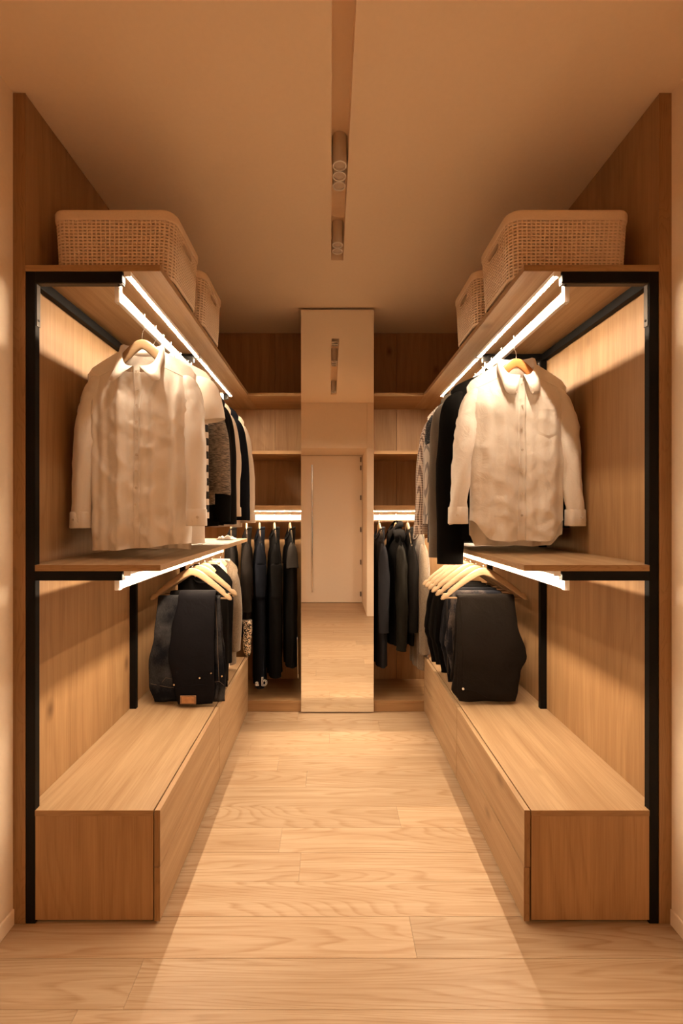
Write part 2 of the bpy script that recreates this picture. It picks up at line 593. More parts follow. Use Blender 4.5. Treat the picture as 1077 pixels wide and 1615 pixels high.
# wall behind the camera: panelled, with a door niche
wf = solid('wall_front', MB()
           .box(XL - 0.1, NL - 0.02, NY - 0.1, FRONT - 0.012, 0, CEIL)
           .box(NR + 0.02, XR + 0.1, NY - 0.1, FRONT - 0.012, 0, CEIL)
           .box(NL - 0.02, NR + 0.02, NY - 0.1, FRONT - 0.012, HEAD + 0.02, CEIL)
           .box(NL - 0.02, NR + 0.02, NY - 0.1, NY - 0.045, 0, HEAD + 0.02), 'plaster', kind='structure')
for a in ((XL, NL - 0.002, 0.0, HEAD - 0.0015), (NR + 0.002, XR, 0.0, HEAD - 0.0015), (XL, NL - 0.002, HEAD + 0.0015, CEIL - 0.001),
          (NL, NR, HEAD + 0.0015, CEIL - 0.001), (NR + 0.002, XR, HEAD + 0.0015, CEIL - 0.001)):
    part('wall_panel', MB().box(a[0], a[1], FRONT - 0.012, FRONT, a[2], a[3]), 'plaster', wf, bevel=0.001)
for a, b in ((NL - 0.02, NL), (NR, NR + 0.02)):
    part('jamb_lining', MB().box(a, b, NY - 0.045, FRONT - 0.0125, 0, HEAD), 'plaster', wf, bevel=0.001)
part('head_lining', MB().box(NL, NR, NY - 0.045, FRONT - 0.0125, HEAD, HEAD + 0.02), 'plaster', wf, bevel=0.001)
dr = solid('door_1', MB().box(NL + 0.004, NR - 0.004, NY - 0.045, NY, 0.006, HEAD - 0.004), 'door', bevel=0.002, kind='structure')
hd = part('handle', MB().box(-0.272, -0.250, NY + 0.030, NY + 0.045, 0.16, 1.99), 'steel', dr, bevel=0.003)
for z in (0.17, 1.07, 1.97):
    part('standoff', MB().cyl((-0.261, NY, z), 0.009, 0.031, axis=1, seg=12), 'steel', hd)
for z in (0.13, 0.59, 1.06, 1.52, 1.95, 2.07):
    part('hinge', MB().box(0.428, 0.446, NY, NY + 0.012, z - 0.035, z + 0.035), 'hinge', dr, bevel=0.003)

# ------------------------------------------------------------------ ceiling spot lamps (switched off)
LR = 0.0272
spot_ys = [1.79, 1.846, 1.902, 2.32, 2.376, 0.80, 0.856]
spot_lab = ['nearest of the three cylindrical spot lamps touching in the ceiling slot', 'middle of the three cylindrical spot lamps touching in the ceiling slot',
            'farthest of the three cylindrical spot lamps touching in the ceiling slot', 'nearer of the two spot lamps at the far end of the ceiling slot',
            'farther of the two spot lamps at the far end of the ceiling slot', 'spot lamp at the near end of the slot, seen only in the mirror',
            'second spot lamp from the slot\'s near end, seen only in the mirror']
root = thing('spot_lamp', spot_lab[0], 'spot lamp', (0, 0, 0), 0, 'spot lamps in the ceiling slot')
def ringmesh(r0, r1, z0, z1, seg=28):
    mb = MB()
    prof = [(r0, z0), (r1, z0), (r1, z1), (r0, z1)]
    rings = [[(r * math.cos(2 * PI * i / seg), r * math.sin(2 * PI * i / seg), z) for i in range(seg)] for r, z in prof + prof[:1]]
    return mb.loft(rings, cap=False)
link('casing', ringmesh(LR - 0.0035, LR, 0.0, SD, 28).mesh('casing', smooth=False, mat='lamp'), root)
link('lens', MB().cyl((0, 0, 0.006), LR - 0.0036, 0.004, seg=28).mesh('lens', mat='lamp_glass'), root)
link('rim', ringmesh(LR - 0.004, LR + 0.0005, -0.0015, 0.003).mesh('rim', mat='alu'), root)
for i, y in enumerate(spot_ys):
    o = root if i == 0 else copy_tree(root)
    o.location = ((SX0 + SX1) / 2, y, CEIL)
    o['label'] = spot_lab[i]

# ------------------------------------------------------------------ the two wardrobe sides
def X(s, d):
    return XC + s * d
SIDE = {-1: 'left', 1: 'right'}
PT = 0.031
def frame(s):
    sd = SIDE[s]
    f = thing('wardrobe_frame', 'black square-tube metal frame holding the %s-hand shelves' % sd, 'frame', (X(s, FACE - PT / 2), Y0 + 0.012, 0))
    for y in (Y0, YM, Y1 - 0.06):
        d = 0.0235
        part('post', MB().box(X(s, FACE), X(s, FACE - PT), y, y + d, 0.0, SH_B), 'black', f, bevel=0.0012)
        part('beam', MB().box(X(s, FACE - PT), X(s, STRIP_X + 0.016), y, y + d, 2.085, SH_B), 'black', f, bevel=0.0012)
        part('beam', MB().box(X(s, FACE - PT), X(s, STRIP_X + 0.016), y, y + d, 1.115, MS_B), 'black', f, bevel=0.0012)
        # fixing plate on the inner face of the post and under the beam
        b = part('bracket', MB().box(X(s, FACE - PT), X(s, FACE - PT - 0.0025), y + 0.005, y + d, 1.945, 2.085), 'plate', f, bevel=0.0005)
        part('screw', MB().cyl((X(s, FACE - PT - 0.0025) - (0.0015 if s > 0 else 0), y + 0.014, 1.965), 0.004, 0.0015, axis=0, seg=10), 'black', b)
        b2 = part('bracket', MB().box(X(s, FACE - PT), X(s, STRIP_X + 0.018), y + 0.004, y + d, 2.082, 2.085), 'plate', f)
        part('screw', MB().cyl((X(s, RAIL_X - 0.012), y + 0.013, 2.0805), 0.004, 0.0016, seg=10), 'black', b2)
    for ya, yb in ((Y0 + 0.0235, YM), (YM + 0.0235, Y1 - 0.06)):
        part('wall_rail', MB().box(X(s, FACE), X(s, FACE - 0.024), ya, yb, 2.085, SH_B), 'black', f, bevel=0.0012)
        part('wall_rail', MB().box(X(s, FACE), X(s, FACE - 0.024), ya, yb, 1.115, MS_B), 'black', f, bevel=0.0012)
    return f

def shelves(s):
    sd = SIDE[s]
    for nm, z0, z1, ye, lab in (('upper_shelf', SH_B, SH_T, YB - 0.019, 'long oak top shelf carrying the two baskets on the %s' % sd),
                                ('middle_shelf', MS_B, MS_T, Y1 - 0.03, 'oak waist-high shelf under the hanging shirts on the %s' % sd)):
        a, b = X(s, FACE), X(s, AISLE)
        t = thing(nm, lab, 'shelf', ((a + b) / 2, Y0, z0))
        if nm == 'upper_shelf':
            poly = [(a, Y0), (b, Y0), (b, ye), (a, ye)]
        else:   # notched round the posts
            n = X(s, FACE - PT - 0.001)
            poly = [(n, Y0), (b, Y0), (b, ye), (a, ye), (a, YM + 0.025), (n, YM + 0.025), (n, YM - 0.001), (a, YM - 0.001), (a, Y0 + 0.025), (n, Y0 + 0.025)]
            if ye > Y1 - 0.061:
                ye2 = Y1 - 0.061
                poly = [(n, Y0), (b, Y0), (b, ye), (n, ye), (n, ye2), (a, ye2), (a, YM + 0.025), (n, YM + 0.025), (n, YM - 0.001), (a, YM - 0.001), (a, Y0 + 0.025), (n, Y0 + 0.025)]
        part('board', MB().prism(poly, z0, z1), 'oak_y', t)
        xs = (X(s, FACE) if nm == 'upper_shelf' else X(s, FACE - PT), b)
        part('edge_band', MB().box(min(xs), max(xs), Y0 - 0.001, Y0 - 0.0001, z0, z1), 'edge_x', t)
        part('front_edge_band', MB().box(b, b - s * 0.001, Y0 - 0.001, Y1 if nm == 'upper_shelf' else ye, z0, z1), 'edge_y', t)
M['edge_x'] = wood('oak_edge_crosswise', (0.40, 0.24, 0.11), (0.22, 0.115, 0.045), 0, 0.55, 0.5, 0.0, 14, 20.0, 0.05)
M['edge_y'] = wood('oak_edge_lengthwise', (0.40, 0.24, 0.11), (0.22, 0.115, 0.045), 1, 0.55, 0.5, 0.0, 14, 20.0, 0.05)

def bench(s):
    sd = SIDE[s]
    a, b = X(s, FACE - PT), X(s, AISLE)
    ye = Y1 - 0.002
    fb = X(s, AISLE + 0.0185)          # back of drawer fronts
    gap = X(s, AISLE + 0.0225)
    t = thing('drawer_bench', 'long low oak drawer bench along the %s side of the aisle' % sd, 'bench', ((a + b) / 2, Y0, 0))
    n, w = X(s, FACE - PT - 0.0005), X(s, FACE - 0.0005)
    poly = [(n, Y0), (gap, Y0), (gap, ye), (w, ye), (w, YM + 0.025), (n, YM + 0.025), (n, YM - 0.001), (w, YM - 0.001), (w, Y0 + 0.025), (n, Y0 + 0.025)]
    # the back post also needs its notch
    yb = Y1 - 0.06
    poly = [(n, Y0), (gap, Y0), (gap, ye), (n, ye), (n, yb - 0.001), (w, yb - 0.001)] + poly[4:]
    part('top_panel', MB().prism(poly, BENCH - 0.018, BENCH), 'oak_y', t)
    part('edge_band', MB().box(a, gap, Y0 - 0.0012, Y0 - 0.0001, BENCH - 0.018, BENCH), 'edge_x', t)
    part('end_panel', MB().box(a, gap, Y0, Y0 + 0.018, 0.012, BENCH - 0.0188), 'oak_z', t, bevel=0.0008)
    part('end_panel', MB().box(a, gap, ye - 0.018, ye, 0.012, BENCH - 0.0188), 'oak_z', t, bevel=0.0008)
    part('carcass', MB().box(X(s, FACE - PT - 0.01), X(s, AISLE + 0.028), Y0 + 0.0185, ye - 0.0185, 0.012, BENCH - 0.0185), 'dark', t)
    for ya, yb2 in ((Y0, YM + 0.0235), (YM + 0.0265, ye)):
        for za, zb, off in ((0.010, 0.1835, 0.002), (0.1865, BENCH, 0.0)):
            o2 = off if s > 0 else 0.0
            d = part('drawer_front', MB().box(fb - s * o2, b - s * o2, ya, yb2, za, zb), 'oak_y', t, bevel=0.001)
            part('edge_band', MB().box(fb - s * o2, b - s * o2, ya - 0.0012, ya - 0.0001, za, zb), 'edge', d)
    for y in (Y0 + 0.05, ye - 0.06):
        for d in (AISLE + 0.06, FACE - PT - 0.05):
            part('foot', MB().cyl((X(s, d), y, 0.0), 0.018, 0.012, seg=16), 'dark', t)

def led_strip(s, ya, yb, z, lab):
    x = X(s, STRIP_X)
    t = thing('led_strip', lab, 'light', (x, ya, z - 0.016), 0, 'led strips under the shelves')
    part('profile', MB().box(x - 0.011, x + 0.011, ya, yb, z - 0.012, z), 'tray', t)
    part('light_line', MB().box(x - 0.003, x + 0.003, ya + 0.0012, yb - 0.0012, z - 0.0136, z - 0.012), 'led', t, label='glowing warm white light line')
    for y in (ya - 0.0016, yb + 0.0004):
        part('end_cap', MB().box(x - 0.011, x + 0.011, y, y + 0.0012, z - 0.017, z), 'alu', t)

def rail(s, zb, zt, zs, lab):
    x = X(s, RAIL_X)
    t = thing('hanging_rail', lab, 'rail', (x, Y0, zb))
    ya, yb = Y0 + 0.026, Y1 - 0.09
    part('bar', MB().box(x - 0.0075, x + 0.0075, ya, yb, zb, zt), 'alu', t, bevel=0.003)
    for y in (ya - 0.001, YM + 0.026, yb - 0.018):
        part('hanger_bracket', MB().box(x - 0.0085, x + 0.0085, y, y + 0.02, zb - 0.0015, zs), 'alu', t, bevel=0.001)

U_ZB, U_ZT = 2.033, 2.075
L_ZB, L_ZT = 1.080, 1.122
for s in (-1, 1):
    sd = SIDE[s]
    frame(s)
    shelves(s)
    bench(s)
    led_strip(s, Y0 + 0.002, YM + 0.002, SH_B, 'near warm led strip under the top shelf on the %s' % sd)
    led_strip(s, YM + 0.028, Y1 - 0.05, SH_B, 'far warm led strip under the top shelf on the %s' % sd)
    led_strip(s, Y0 + 0.002, YM + 0.002, MS_B, 'near warm led strip under the waist-high shelf on the %s' % sd)
    led_strip(s, YM + 0.028, Y1 - 0.06, MS_B, 'far warm led strip under the waist-high shelf on the %s' % sd)
    rail(s, U_ZB, U_ZT, SH_B, 'bright flat clothes rail under the top shelf on the %s' % sd)
    rail(s, L_ZB, L_ZT, MS_B, 'bright flat clothes rail under the waist-high shelf on the %s' % sd)

# ------------------------------------------------------------------ the back unit and the mirror
MX0, MX1 = -0.196, 0.289
for s in (-1, 1):
    sd = SIDE[s]
    side_x = MX0 + 0.02 if s < 0 else MX1 - 0.02
    out_hi = X(s, AISLE)
    out = X(s, FACE)
    def bx(xa, xb, *r):
        return MB().box(min(xa, xb), max(xa, xb), *r)
    t = thing('back_shelf', 'oak top shelf across the back wall %s of the mirror' % sd, 'shelf', ((side_x + out_hi) / 2, Y1, SH_B))
    part('board', bx(side_x, out_hi - s * 0.0004, Y1, YB - 0.019, SH_B, SH_T), 'oak_x', t)
    part('edge_band', bx(side_x, out_hi - s * 0.001, Y1 - 0.001, Y1 - 0.0001, SH_B, SH_T), 'edge_x', t)
    for z0, z1, nm in ((1.731, 1.752, 'oak shelf at head height on the back wall %s of the mirror'), (1.360, 1.386, 'oak shelf above the lit clothes rail on the back wall %s of the mirror')):
        t = thing('back_shelf', nm % sd, 'shelf', ((side_x + out) / 2, Y1, z0))
        part('board', bx(side_x, out, Y1, YB - 0.019, z0, z1), 'oak_x', t)
        part('edge_band', bx(side_x, out, Y1 - 0.001, Y1 - 0.0001, z0, z1), 'oak_x', t)
    t = thing('plinth', 'low oak plinth under the clothes hanging %s of the mirror' % sd, 'plinth', ((side_x + out) / 2, Y1, 0))
    part('top_board', bx(side_x, out, Y1 - 0.001, YB - 0.019, 0.058, 0.076), 'oak_x', t, bevel=0.0008)
    part('front_board', bx(side_x, out, Y1, Y1 + 0.018, 0.002, 0.0575), 'oak_x', t, bevel=0.0008)
    # lit rail
    xa, xb = (side_x - 0.006, X(s, FACE - 0.005)) if s < 0 else (side_x + 0.006, X(s, FACE - 0.005))
    yl, z = Y1 + 0.055, 1.360
    t = thing('led_strip', 'warm led strip above the back rail %s of the mirror' % sd, 'light', ((xa + xb) / 2, yl, z - 0.016), 0, 'led strips under the shelves')
    part('profile', bx(xa, xb, yl - 0.011, yl + 0.011, z - 0.012, z), 'tray', t)
    part('light_line', bx(xa + s * 0.001, xb, yl - 0.003, yl + 0.003, z - 0.0136, z - 0.012), 'led', t, label='glowing warm white light line')
    yr = Y1 + 0.16
    t = thing('hanging_rail', 'bright flat clothes rail on the back wall %s of the mirror' % sd, 'rail', ((xa + xb) / 2, yr, 1.284))
    part('bar', bx(xa, xb, yr - 0.0075, yr + 0.0075, 1.284, 1.322), 'alu', t, bevel=0.003)
    for x in (xa, xb - s * 0.02):
        part('hanger_bracket', bx(x, x + s * 0.02, yr - 0.0085, yr + 0.0085, 1.2825, 1.360), 'alu', t, bevel=0.001)
t = thing('mirror_cabinet', 'tall narrow oak cabinet column behind the mirror door', 'cabinet', ((MX0 + MX1) / 2, Y1, 0))
for x in (MX0 + 0.002, MX1 - 0.020):
    part('side_panel', MB().box(x, x + 0.018, Y1 + 0.004, YB - 0.019, 0.0, CEIL - 0.012), 'oak_z', t)
t = thing('mirror_door', 'tall mirror door in the middle of the back wall reflecting a white door', 'mirror', ((MX0 + MX1) / 2, Y1 - 0.012, 0.009))
cxm = (MX0 + MX1) / 2
link('backing_panel', MB().box(MX0 - cxm, MX1 - cxm, -0.006, 0.012, 0, CEIL - 0.024).mesh('backing_panel', mat='oak_z', bevel=0.001), t)
link('glass', MB().box(MX0 - cxm + 0.0005, MX1 - cxm - 0.0005, -0.010, -0.0065, 0.0005, CEIL - 0.0245).mesh('glass', mat='mirror', bevel=0.0008), t)
t.rotation_euler = (math.radians(0.28), 0, 0)

# ------------------------------------------------------------------ baskets
def basket_proto():
    root = thing('storage_basket', 'x', 'basket', (0, 0, 0), 0, 'woven baskets on the top shelves')
    bx_, by_, H, R = 0.21, 0.155, 0.226, 0.045
    def outline(t, ins):
        """point on a rounded rectangle, t in metres along its length"""
        a, b, r = bx_ - ins, by_ - ins, R - ins * 0.5
        segs = [(2 * (a - r), 'x'), (PI / 2 * r, 'c'), (2 * (b - r), 'y'), (PI / 2 * r, 'c'), (2 * (a - r), 'x'), (PI / 2 * r, 'c'), (2 * (b - r), 'y'), (PI / 2 * r, 'c')]
        tot = sum(q[0] for q in segs)
        u = (t % 1.0) * tot
        corners = [(-a + r, -b), (a - r, -b), (a, -b + r), (a, b - r), (a - r, b), (-a + r, b), (-a, b - r), (-a, -b + r)]
        cent = [None, (a - r, -b + r), None, (a - r, b - r), None, (-a + r, b - r), None, (-a + r, -b + r)]
        for i, (ln, kd) in enumerate(segs):
            if u <= ln or i == 7:
                if kd == 'c':
                    ang = -PI / 2 + (i // 2) * PI / 2 + (u / r)
                    c = cent[i]
                    return (c[0] + r * math.cos(ang), c[1] + r * math.sin(ang))
                p, q = corners[i], corners[(i + 1) % 8]
                f = u / ln
                return (p[0] + (q[0] - p[0]) * f, p[1] + (q[1] - p[1]) * f)
            u -= ln
    NC, NR_ = 88, 17
    z0, z1 = 0.008, H - 0.030
    def taper(z):
        return 0.010 * (1 - z / H)
    mb = MB()
    def pt(c, z, ins=0.0):
        x, y = outline(c / NC, taper(z) + ins)
        return (x, y, z)
    dz = (z1 - z0) / NR_
    for r in range(NR_):
        for c in range(NC):
            za, zb = z0 + r * dz, z0 + (r + 1) * dz
            cx, cy, _ = pt(c + 0.5, za)
            if abs(cx) > bx_ - 0.02 and abs(cy) < 0.055 and NR_ - 4 <= r < NR_ - 1:
                continue           # the grip opening
            hx, hz = 0.20, 0.30
            o = [pt(c, za), pt(c + 1, za), pt(c + 1, zb), pt(c, zb)]
            bul = -0.0012
            h = [pt(c + hx, za + dz * hz, bul), pt(c + 1 - hx, za + dz * hz, bul), pt(c + 1 - hx, zb - dz * hz, bul), pt(c + hx, zb - dz * hz, bul)]
            w = [pt(c + hx, za + dz * hz, 0.007), pt(c + 1 - hx, za + dz * hz, 0.007), pt(c + 1 - hx, zb - dz * hz, 0.007), pt(c + hx, zb - dz * hz, 0.007)]
            n = len(mb.v)
            mb.v += o + h + w
            for i in range(4):
                j = (i + 1) % 4
                mb.f.append((n + i, n + j, n + 4 + j, n + 4 + i))
                mb.f.append((n + 4 + i, n + 4 + j, n + 8 + j, n + 8 + i))
    link('woven_wall', mb.mesh('woven_wall', mat='basket', fix=False), root)
    # inner lining: seen dark through the holes
    mb = MB()
    rings = []
    K = 96
    for z in (0.004, H - 0.02):
        rings.append([(*outline(i / K, taper(z) + 0.012), z) for i in range(K)])
    mb.loft(rings[:1] + [[(x * 0.999, y * 0.999, 0.006) for x, y, _ in rings[0]]], cap=True)
    link('base', mb.mesh('base', mat='basket'), root)
    def band(prof):
        rings = [[(*outline(i / K, taper(z) + ins), z) for i in range(K)] for ins, z in prof]
        return MB().loft(rings, cap=False)
    link('rim', band([(0.004, H - 0.034), (-0.003, H - 0.033), (-0.004, H - 0.028), (-0.004, H - 0.006), (-0.001, H), (0.006, H), (0.009, H - 0.006), (0.009, H - 0.034), (0.004, H - 0.034)]).mesh('rim', mat='basket', smooth=True), root)
    link('foot_band', band([(0.003, 0.0), (-0.001, 0.001), (-0.001, 0.010), (0.004, 0.011), (0.004, 0.0)]).mesh('foot_band', mat='basket'), root)
    for s in (-1, 1):
        zc = z0 + dz * (NR_ - 2.5)
        mb = MB()
        pts = []
        for i in range(28):
            a = 2 * PI * i / 28
            yy = 0.050 * math.copysign(abs(math.cos(a)) ** 0.45, math.cos(a))
            zz = zc + dz * 1.15 * math.copysign(abs(math.sin(a)) ** 0.6, math.sin(a))
            pts.append((s * (bx_ - taper(zz) + 0.001), yy, zz))
        rr = []
        for q in pts:
            cz = q[2] - zc
            rr.append([(q[0] - s * 0.010, q[1], q[2]), (q[0], q[1], q[2]), (q[0], q[1] * 1.18, zc + cz * 1.45), (q[0] - s * 0.006, q[1] * 1.18, zc + cz * 1.45)])
        rr.append(rr[0])
        mb.loft(rr, closed=False, cap=False)
        link('grip', mb.mesh('grip', mat='basket'), root)
    return root
bproto = basket_proto()
spots = [(X(-1, AISLE - 0.020 + 0.21), 1.705, 0, 'woven beige basket at the near end of the left top shelf'),
         (X(-1, AISLE - 0.020 + 0.21), 2.085, 0, 'woven beige basket behind the first one on the left top shelf'),
         (X(1, AISLE - 0.022 + 0.21), 1.705, PI, 'woven beige basket at the near end of the right top shelf'),
         (X(1, AISLE - 0.022 + 0.21), 2.085, PI, 'woven beige basket behind the first one on the right top shelf')]
for i, (x, y, rz, lab) in enumerate(spots):
    o = bproto if i == 0 else copy_tree(bproto)
    o.location = (x, y, SH_T)
    o.rotation_euler = (0, 0, rz)
    o['label'] = lab

# ------------------------------------------------------------------ hangers
def hanger_arm_mesh(half=0.215, drop=0.140, thick=0.0065, hmid=0.019, sweep=0.016):
    K = 34
    rings = []
    for i in range(-K, K + 1):
        u = i / K
        x = half * u
        au = math.sqrt(u * u + 0.018) - math.sqrt(0.018)
        mx = math.sqrt(1.018) - math.sqrt(0.018)
        z = -drop * (au / mx) ** 1.08
        h = hmid * (1 - 0.32 * smooth01(0.0, 0.9, abs(u)))
        if abs(u) > 0.9:
            h *= math.sqrt(max(0.05, 1 - ((abs(u) - 0.9) / 0.1) ** 2))
        notch = 0.010 * max(0, 1 - abs(abs(u) - 0.84) / 0.035)
        dzdx = -drop / half * math.copysign(1, u) if abs(u) > 0.15 else -drop / half * u / 0.15
        nn = Vector((-dzdx, 0, 1)).normalized()
        y = sweep * abs(u) ** 1.5            # arms sweep forward a little
        ring = []
        for k in range(12):
            a = 2 * PI * k / 12
            ca = math.copysign(abs(math.cos(a)) ** 0.6, math.cos(a))
            sa = math.copysign(abs(math.sin(a)) ** 0.6, math.sin(a))
            hh = h * sa
            if sa > 0:
                hh -= notch
            ring.append((x + nn.x * hh, -y + thick * ca, z + nn.z * hh - 0.019))
        rings.append(ring)
    return MB().loft(rings)

def hook_mesh(rise, side=1):
    """rise: apex to the top of the rail; goes over a 15 mm wide bar that runs along local Y"""
    r = 0.0100
    pts = [(0, 0, -0.02), (0, 0, 0.012), (side * 0.002, 0, rise - 0.062)]
    pts += [(side * 0.0085, 0, rise - 0.052), (side * r, 0, rise - 0.040), (side * r, 0, rise - 0.006)]
    for i in range(9):
        a = PI * i / 8
        pts.append((side * r * math.cos(a), 0, rise + 0.0005 + 0.009 * math.sin(a)))
    pts += [(-side * r, 0, rise - 0.012), (-side * (r + 0.001), 0, rise - 0.024), (-side * (r + 0.007), 0, rise - 0.032)]
    return MB().wire(pts, 0.0016, 8)

ARM = {}
HOOK = {}
def hanger(lab, x, y, apex, rail_top, rz=0.0, bar=False, mat='hanger', half=None, side=1, group='wooden clothes hangers', drop=None):
    half = half or (0.215 if bar else 0.165)
    drop = drop or (0.140 if bar else 0.170)
    t = thing('clothes_hanger', lab, 'hanger', (x, y, apex), rz, group)
    k = (half, mat, drop, bar)
    if k not in ARM:
        ARM[k] = hanger_arm_mesh(half, drop, sweep=0.016 if bar else 0.0).mesh('arms', smooth=True, mat=mat)
    link('arms', ARM[k], t)
    hk = (round(rail_top - apex, 4), side)
    if hk not in HOOK:
        HOOK[hk] = hook_mesh(rail_top - apex, side).mesh('hook', smooth=True, mat='steel')
    link('hook', HOOK[hk], t)
    if bar:
        kb = ('bar', half)
        if kb not in ARM:
            ARM[kb] = MB().cyl((-half * 0.95, -0.013, -0.152), 0.0048, half * 1.90, axis=0, seg=12).mesh('trouser_bar', smooth=True, mat=mat)
        link('trouser_bar', ARM[kb], t)
    return t

# ------------------------------------------------------------------ tops: a body shell, sleeves, collar, cuffs, buttons
BTN = {}
def button(parent, pos, r=0.0055, mat='button', axis=1):
    k = (r, mat, axis)
    if k not in BTN:
        h = 0.0025
        c = [0, 0, 0]
        c[axis] = -h / 2
        BTN[k] = MB().cyl(tuple(c), r, h, axis=axis, seg=12).mesh('button', mat=mat)
    return link('button', BTN[k], parent, pos)

def top_garment(name, lab, cat, x, y, apex, P, rz=0.0, group=None):
    """P: parameters; local space: X along the hanger, -Y the front, z=0 at the hem"""
    ws, wc, wh = P['w']
    Ln, d = P['len'], P.get('d', 0.04)
    nk, ndep = P.get('neck', 0.075), P.get('neck_drop', 0.07)
    drop = P.get('drop', 0.085)
    ztop = P.get('top', apex - 0.012)
    hem = ztop - Ln
    seed = P.get('seed', 1.0)
    fold, nf = P.get('fold', 0.008), P.get('nf', 3.0)
    hf, hb = P.get('hem_f', lambda s: 0.0), P.get('hem_b', lambda s: 0.0)
    crump = P.get('crumple', 0.004)
    mat = P['mat']
    zl = Ln                                         # local neck height
    t = thing(name, lab, cat, (x, y, hem), rz, group)
    def pos(side, s, v):
        W = interp([(0, ws), (0.07, ws * 0.985), (0.26, wc), (1.0, wh)], v)
        xs = s * ws
        ax = abs(xs)
        if ax > nk:
            u = (ax - nk) / (ws - nk)
            zt = zl - drop * (0.85 * u + 0.15 * u * u) - 0.012 * smooth01(0.85, 1.0, u)
            inside = 0.0
        else:
            q = math.sqrt(max(0, 1 - (xs / nk) ** 2))
            zt = zl - (ndep if side < 0 else 0.012) * q
            inside = q
        zb = hf(s) if side < 0 else hb(s)
        z = zt + (zb - zt) * v
        prof = max(0.0, 1 - abs(s) ** 3.0) ** 0.5
        D = (0.004 + (d - 0.004) * smooth01(0.0, 0.22, v)) * prof + 0.034 * inside * (1 - smooth01(0, 0.18, v))
        A = fold * smooth01(0.05, P.get('fold_full', 0.5), v) * (1 - abs(s) ** 5)
        ph = seed + (0 if side < 0 else 2.1)
        F = A * (math.sin(nf * PI * s + ph) + 0.55 * math.sin(nf * 1.83 * PI * s + 1.7 * ph + 1.2 * v) + 0.3 * math.sin(nf * 3.1 * PI * s + 0.7 * ph))
        C = crump * smooth01(0.02, 0.2, v) * (nz(xs * 9 + seed * 3, side * 5, z * 7) + 0.6 * nz(xs * 22 + seed, side * 3, z * 15))
        if P.get('crease'):
            g1 = 1 - abs(nz(xs * 9 + z * 7 + seed, side * 4, z * 8 - xs * 4))
            g2 = 1 - abs(nz(xs * 17 - z * 12 + seed * 2, side * 2, z * 14 + xs * 8))
            C -= P['crease'] * smooth01(0.1, 0.35, v) * (g1 ** 7 + 0.7 * g2 ** 8) * (0.5 + 0.8 * abs(v - 0.35)) * prof
        yy = side * D + F * 0.8 + C
        if side < 0:
            yy = min(yy, -0.003 * prof)
        else:
            yy = max(yy, 0.003 * prof)
        xx = s * W + 0.004 * nz(3.1 * seed, z * 6, side) * smooth01(0.1, 0.5, v)
        if abs(s) > 0.98:
            yy += 0.004 * nz(seed, s * 3, z * 8)
        return Vector((xx, yy, z + 0.002 * math.sin(9 * s + seed) * v))
    NS, NV = P.get('res', (44, 46))
    mb = MB()
    for side in (-1, 1):
        rows = []
        for j in range(NV + 1):
            v = (j / NV) ** 1.15
            rows.append([pos(side, math.sin(-PI / 2 + PI * i / NS), v) if i not in (0, NS) else pos(-1, -1.0 if i == 0 else 1.0, v) for i in range(NS + 1)])
        mb.loft(rows, closed=False, cap=False)
    me = mb.mesh('body', mat=mat, smooth=True, fix=False)
    bm = bmesh.new()
    bm.from_mesh(me)
    bmesh.ops.remove_doubles(bm, verts=bm.verts, dist=0.0006)
    bmesh.ops.recalc_face_normals(bm, faces=bm.faces)
    bm.to_mesh(me)
    bm.free()
    body = link('body', me, t)
    sm = P.get('mat_sleeve', mat)
    # sleeves
    zsh = zl - drop - 0.008
    for s in (-1, 1):
        sl = P.get('sleeve', 0.55)
        if not sl:
            break
        if isinstance(sl, (tuple, list)):
            sl = sl[0] if s < 0 else sl[1]
        spl = P.get('splay', 0.02)
        if isinstance(spl, (tuple, list)):
            spl = spl[0] if s < 0 else spl[1]
        fw = P.get('forward', 0.0)
        if isinstance(fw, (tuple, list)):
            fw = fw[0] if s < 0 else fw[1]
        r0 = P.get('sr', (0.055, 0.040, 0.034))
        if P.get('flare'):
            ctl = [(ws - 0.070, 0, zsh - 0.006, 0.010, 0.008), (ws - 0.040, 0, zsh - 0.028, 0.034, 0.022), (ws - 0.018, 0, zsh - 0.065, r0[0], 0.034),
                   (ws + spl, 0, zsh - sl, r0[2], 0.040)]
        else:
            ctl = [(ws - 0.062, 0, zsh - 0.012, 0.008, 0.006), (ws - 0.036, 0, zsh - 0.030, 0.026, 0.018), (ws - 0.020, 0, zsh - 0.070, r0[0] * 0.80, 0.028),
                   (ws - 0.008 + spl * 0.25, fw * 0.2, zsh - 0.15, r0[0] * 0.88, 0.036), (ws + spl * 0.45, fw * 0.6, zsh - sl * 0.5, r0[1], 0.040),
                   (ws + spl, fw, zsh - sl * 0.92, r0[2], 0.034), (ws + spl, fw, zsh - sl, r0[2], 0.034)]
        n = len(ctl)
        rings = []
        NT = P.get('nt', 44)
        def cat(t4, k):
            i = min(int(t4), n - 2)
            f = t4 - i
            a, b, c, dd = ctl[max(i - 1, 0)][k], ctl[i][k], ctl[i + 1][k], ctl[min(i + 2, n - 1)][k]
            return 0.5 * (2 * b + (c - a) * f + (2 * a - 5 * b + 4 * c - dd) * f * f + (3 * b - a - 3 * c + dd) * f ** 3)
        NR2 = 22
